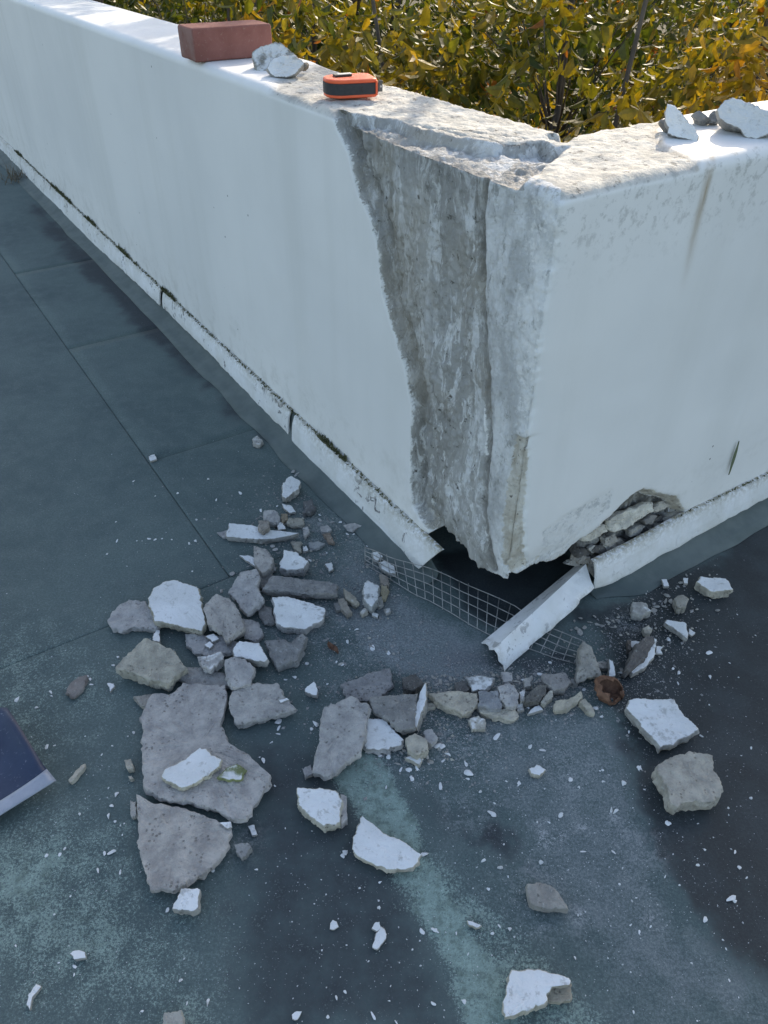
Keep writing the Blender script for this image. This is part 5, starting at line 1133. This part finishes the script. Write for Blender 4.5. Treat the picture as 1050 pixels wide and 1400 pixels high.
MAT_ORANGE = simple('orange_plastic', (.80, .115, .045), (.86, .14, .055), 60, .45, .1, .0004, .4)
MAT_GRIP = simple('charcoal_rubber', (.030, .031, .034), (.042, .043, .047), 200, .6, .2, .0005, .35)
MAT_BLACK = simple('black_plastic', (.012, .012, .013), (.018, .018, .02), 100, .4, .05, .0003, .5)
MAT_HOOK = simple('grey_steel_hook', (.10, .10, .105), (.16, .16, .165), 100, .4, .05, .0003, .5, .5)
MAT_SILVER = simple('silver_clip', (.55, .55, .56), (.65, .65, .66), 100, .3, .03, .0003, .5, .7)
def tape():
    a = gp(449, 137, H); b = gp(514, 133.5, H); d = (b-a)/np.linalg.norm(b-a); yaw = math.atan2(d[1], d[0])
    ln = float(np.linalg.norm(b-a))+.004; dp = .064; n2 = np.array([-d[1], d[0], 0])
    root = empty('tape_measure', a+d*ln/2+n2*dp/2*.92, yaw); root.location.z = H+.0012
    tag(root, 'orange and black tape measure lying on its side near the broken corner', 'tape measure')
    def outline(ins):
        pts = []; rx, ry = ln/2-ins, dp/2-ins; r1 = min(rx, ry)*.86; r2 = .008
        for cx, cy, r, a0 in ((rx-r2, ry-r2, r2, 0), (-rx+r1, ry-r1, r1, 90), (-rx+r1, -ry+r1, r1, 180), (rx-r2, -ry+r2, r2, 270)):
            for k in range(13): t = math.radians(a0+k*7.5); pts.append((cx+r*math.cos(t), cy+r*math.sin(t)))
        return pts
    def prism(name, ins, z0, z1, mat, bev):
        V = []; F = []; lv = [(ins+bev, z0), (ins, z0+bev), (ins, z1-bev), (ins+bev*.35, z1-bev*.3), (ins+bev, z1), (ins+dp*.2, z1+.0002)]
        for q, z in lv: V += [(x, y, z) for x, y in outline(q)]
        m = len(outline(0))
        for k in range(len(lv)-1): F += [(k*m+i, k*m+(i+1) % m, (k+1)*m+(i+1) % m, (k+1)*m+i) for i in range(m)]
        F += [tuple(range(m))[::-1], tuple(range((len(lv)-1)*m, len(lv)*m))]
        o = obj(name, mesh_np(name, V, F, None, False), mat, root); return o
    hh = .0275
    prism('case', .0008, 0, .006, MAT_ORANGE, .0014); prism('rubber_grip', .0, .0045, hh-.006, MAT_GRIP, .0008); prism('case_top', .0006, hh-.0075, hh, MAT_ORANGE, .0026)
    def bx(name, c, s, mat, rz=0, bev=.0008):
        o = obj(name, bm_mesh(name, box_bm(*s, bev)), mat, root); o.location = c; o.rotation_euler = (0, 0, rz); return o
    cl = bx('belt_clip', (-.010, .004, hh-.0004), (.030, .014, .0040), MAT_BLACK, .15); bx('clip_plate', (-.006, .006, hh+.0030), (.026, .010, .0012), MAT_SILVER, .15)
    bx('end_band', (ln/2-.0035, -dp/2+.0015, .003), (.0036, .006, hh-.006), MAT_ORANGE); bx('mouth', (ln/2-.001, -.012, .005), (.004, .030, hh-.011), MAT_BLACK)
    h = bx('hook', (ln/2+.006, -dp/2+.010, .006), (.0075, .0014, hh-.010), MAT_HOOK, 0, .0006)
    V, F = tube([(ln/2+.0065, -dp/2+.0080, hh*.52), (ln/2+.0065, -dp/2+.0096, hh*.52)], .0016, 12); obj('hook_hole', mesh_np('hook_hole', V, F), MAT_SILVER, root)
    # little dark emblem: a chevron with a short tail
    V = []; F = []
    cx, cz, y = ln*.16, hh*.47, -dp/2-.0004
    def poly(p):
        k = len(V); m = len(p)
        for q in (y, y+.0008): V.extend([(cx+u, q, cz+v) for u, v in p])
        F.append(tuple(range(k, k+m))); F.append(tuple(range(k+m, k+2*m))[::-1])
        F.extend([(k+i, k+m+i, k+m+(i+1) % m, k+(i+1) % m) for i in range(m)])
    poly([(-.0032, 0), (.0010, .0050), (.0030, .0050), (-.0002, .0006), (.0012, -.0014), (-.0002, -.0030)]); poly([(-.0014, -.0022), (.0012, -.0052), (.0030, -.0046), (.0008, -.0016)])
    obj('emblem', mesh_np('emblem', V, F), MAT_BLACK, root)
tape()

# ================================================================== SHRUBS AND TREES BEYOND THE WALL
def leaf_material():
    m = N('autumn_leaf'); t = m.t
    a = m.new('ShaderNodeAttribute'); a.attribute_name = 'tone'
    n = m.noise(60, 3); col = m.mix(m.rng(n, .3, .7), m.mix(1., a.outputs['Color'], (.78, .78, .75), 'MULTIPLY'), m.mix(1., a.outputs['Color'], (1.15, 1.15, 1.1), 'MULTIPLY'))
    m.link(col, m.b.inputs['Base Color']); m.b.inputs['Roughness'].default_value = .5; m.b.inputs['Specular IOR Level'].default_value = .35
    tr_ = m.new('ShaderNodeBsdfTranslucent'); m.link(m.mix(1., col, (1.5, 1.45, .7), 'MULTIPLY'), tr_.inputs[0])
    mx = m.new('ShaderNodeMixShader'); mx.inputs[0].default_value = .42; m.link(m.b.outputs[0], mx.inputs[1]); m.link(tr_.outputs[0], mx.inputs[2])
    m.link(mx.outputs[0], t.nodes['Material Output'].inputs[0]); return m.m
MAT_LEAF = leaf_material()
PAL = np.array([(.026, .042, .010), (.060, .076, .013), (.130, .118, .016), (.250, .178, .020), (.400, .230, .024), (.270, .095, .018)])
def leaves(P, A, S, size, tone):
    """P base points, A leaf axes, S side vectors"""
    n = len(P); Nn = np.cross(A, S); tpl = [(0, 0, 0), (.34, .5, .10), (.34, 0, 0), (.34, -.5, .10), (.72, .36, .03), (.72, 0, -.05), (.72, -.36, .03), (1., 0, -.14)]
    V = np.stack([P+size[:, None]*(x*A+y*.46*S+z*Nn) for x, y, z in tpl], 1)
    F3 = np.array([(0, 2, 1), (0, 3, 2), (1, 2, 5), (1, 5, 4), (2, 3, 6), (2, 6, 5), (4, 5, 7), (5, 6, 7)])
    F = (F3[None]+8*np.arange(n)[:, None, None]).reshape(-1, 3)
    return V.reshape(-1, 3), F, np.repeat(tone, 8, 0)
def unit(a): return a/(np.linalg.norm(a, axis=-1, keepdims=True)+1e-9)
def foliage(c, r, ntw, seed, mean, size=.052, per=10, shell=.30):
    rg = np.random.default_rng(seed)
    d = unit(rg.normal(size=(ntw, 3))); q = rg.uniform(shell**3, 1, ntw)**(1/3.)
    wob = 1+.28*fbm(d*1.0+seed, 2.1, 3, seed)
    Tw = np.array(c)+d*(q*wob)[:, None]*np.array(r)
    # break the crown into clumps with gaps
    keep = (fbm(Tw, 2.3, 3, seed+5) > -.04) & ((Tw-C) @ R > .62) & ((Tw-C) @ L > .62); Tw = Tw[keep]; d = d[keep]; n = len(Tw)
    dr = unit(d*np.array([1, 1, .4])+rg.normal(0, .5, (n, 3))+np.array([0, 0, -.35]))
    ln = rg.uniform(.14, .30, n)
    k = np.arange(per)/per
    P = (Tw[:, None]+dr[:, None]*(ln[:, None]*k)[..., None]); P[..., 2] -= .10*(k**2)[None]*ln[:, None]*3
    s0 = unit(np.cross(dr, rg.normal(size=(n, 3))))
    sg = np.where(np.arange(per) % 2, 1., -1.)
    A = unit(dr[:, None]*.55+s0[:, None]*sg[None, :, None]*.8+np.array([0, 0, -.55])+rg.normal(0, .28, (n, per, 3)))
    S = unit(np.cross(A, rg.normal(0, .5, (n, per, 3))+np.array([0, 0, 1.])))
    P = P.reshape(-1, 3); A = A.reshape(-1, 3); S = S.reshape(-1, 3); m = len(P)
    patch = fbm(P, 1.6, 3, 77)
    tv = np.clip(mean+2.7*np.repeat(fbm(Tw, 1.7, 3, 78), per)+rg.normal(0, .55, m), 0, 4.6); tv = np.where(rg.random(m) < .012, 5, tv)
    i = np.floor(tv).astype(int); f = (tv-i)[:, None]; tone = PAL[i]*(1-f)+PAL[np.minimum(i+1, 5)]*f
    tone = np.concatenate([tone*rg.uniform(.8, 1.2, (m, 1)), np.ones((m, 1))], 1)
    return leaves(P, A, S, size*rg.uniform(.45, 1.3, m), tone), Tw
def tree(name, label, x, y, blobs, seed, mean, trunk=.05, size=.052, per=10, cat='tree', group='trees and shrubs beyond the wall'):
    root = empty(name, (x, y, GROUND)); org = np.array([x, y, GROUND]); rg = np.random.default_rng(seed+900)
    tag(root, label, cat, group)
    size *= 1.24; trunk *= .6; mean += .25; VV = []; FF = []; TT = []; k = 0; tw = []
    for j, (cx, cy, cz, rx, ry, rz, nt_) in enumerate(blobs):  # later blobs: unseen high clusters added to dapple and shade the wall top
        (V, F, T_), Tw = foliage((x+cx, y+cy, cz), (rx, ry, rz), int(nt_*(2.35 if j == 0 else 1.)), seed*13+j, mean, size, per)
        VV.append(V-org); FF.append(F+k); TT.append(T_); k += len(V); tw.append((np.array([x+cx, y+cy, cz]), Tw))
    obj('crown', mesh_np('crown', np.vstack(VV), np.vstack(FF), dict(tone=np.vstack(TT)), False), MAT_LEAF, root)
    c0 = np.array([blobs[0][0], blobs[0][1], blobs[0][2]-GROUND])
    pts = [np.array([0, 0, -.1]), c0*np.array([.3, .3, .35])+rg.normal(0, .03, 3), c0*np.array([.7, .7, .7])+rg.normal(0, .04, 3), c0]
    V, F = tube(pts, [trunk, trunk*.7, trunk*.5, trunk*.25], 9); obj('trunk', mesh_np('trunk', V, F, None, True), MAT_BARK, root)
    BV = []; BF = []; k = 0
    for cen, Tw in tw:
        s_ = pts[2]; hub = cen-org
        V, F = tube([s_, (s_+hub)/2+rg.normal(0, .06, 3), hub], [trunk*.45, trunk*.32, trunk*.22], 6); BV += list(V); BF += [tuple(i+k for i in f) for f in F]; k = len(BV)
        for t in Tw[rg.permutation(len(Tw))[:30]]:
            e = t-org; mid = hub*.45+e*.55+rg.normal(0, .05, 3)
            V, F = tube([hub*.8+pts[2]*.2, mid, e], [trunk*.13, trunk*.07, .0018], 5); BV += list(V); BF += [tuple(i+k for i in f) for f in F]; k = len(BV)
    obj('branches', mesh_np('branches', BV, BF, None, True), MAT_BARK, root)
    return root
tree('shrub', 'olive green shrub behind the brick with a few orange leaves', -.95, 4.35, [(0, 0, .25, .85, .7, .85, 420), (.2, .3, 1.45, .8, .6, .6, 330)], 1, 1.5)
tree('shrub', 'yellow green shrub rising behind the tape measure', -.12, 3.25, [(0, 0, .05, .75, .55, .80, 430), (0, .3, 1.1, .5, .4, .4, 40)], 2, 2.0)
tree('shrub', 'golden leaved shrub directly behind the inner corner of the wall', .68, 3.0, [(0, 0, 0.05, .62, .52, .78, 400), (.3, .3, 1.35, .5, .4, .45, 70)], 3, 2.5)
tree('shrub', 'mixed green and gold shrub behind the right wall top', 1.45, 3.15, [(0, 0, .05, .65, .55, .85, 400), (.1, .3, 1.5, .6, .5, .5, 110), (-.05, .6, 2.15, .45, .4, .3, 70)], 4, 2.1)  # topmost blob added out of view for sparse dapples on the right cap
tree('tree', 'darker green tree standing back at the left', -1.9, 6.0, [(0, 0, .3, 1.2, .9, 1.3, 420), (.5, 0, 1.9, .9, .8, .7, 200)], 5, 1.1, .08)
tree('tree', 'yellowing tree standing back behind the tape measure', -.35, 5.1, [(0, 0, .2, 1.0, .8, 1.1, 420), (.66, -.5, 2.12, .52, .50, .36, 330), (-.15, .5, 2.12, .6, .6, .4, 250), (-.8, 1.4, 2.15, .6, .7, .4, 190)], 6, 1.8, .08)  # raised blobs added out of view to shade the left wall top
tree('tree', 'dark tree with a thick trunk standing back behind the inner corner', .95, 4.7, [(0, 0, .15, .95, .7, 1.0, 400), (.2, .4, 2.1, .8, .7, .6, 110)], 7, 1.5, .09)
tree('tree', 'green tree with gold patches standing back at the right', 2.15, 5.0, [(0, 0, .25, 1.0, .8, 1.1, 420), (0, .3, 2.2, .8, .7, .6, 120)], 8, 1.9, .08)
tree('tree', 'farthest pale green tree at the left', -2.9, 9.0, [(0, 0, .2, 1.8, 1.2, 1.9, 520)], 9, 1.3, .1, .085)
tree('tree', 'farthest dark green tree in the middle', .2, 8.2, [(0, 0, 0., 1.9, 1.1, 1.9, 560)], 10, 1.2, .1, .085)
tree('tree', 'farthest olive tree at the right', 3.2, 8.6, [(0, 0, .1, 1.8, 1.2, 1.9, 520)], 11, 1.5, .1, .085)

def undergrowth():
    rg = np.random.default_rng(44); n = 16000
    P = np.stack([rg.uniform(-7, 7, n), rg.uniform(6.5, 14, n), rg.uniform(-2.2, .6, n)], 1); P[:, 2] += .6*fbm(P, .6, 3, 9)+.12*(P[:, 1]-9)
    P = P[((P-C) @ R > 1.) & ((P-C) @ L > 1.)]; n = len(P)
    A = unit(rg.normal(size=(n, 3))+np.array([0, -.2, -.6])); S = unit(np.cross(A, rg.normal(size=(n, 3))))
    tv = np.clip(1.1+1.6*fbm(P, .8, 3, 3)+rg.normal(0, .5, n), 0, 4.5); i = np.floor(tv).astype(int); tone = np.concatenate([PAL[i], np.ones((n, 1))], 1)
    V, F, T_ = leaves(P, A, S, rg.uniform(.12, .24, n), tone)
    tag(obj('undergrowth', mesh_np('undergrowth', V, F, dict(tone=T_)), MAT_LEAF), 'dense mass of foliage far behind the trees', 'foliage', kind='stuff')
undergrowth()
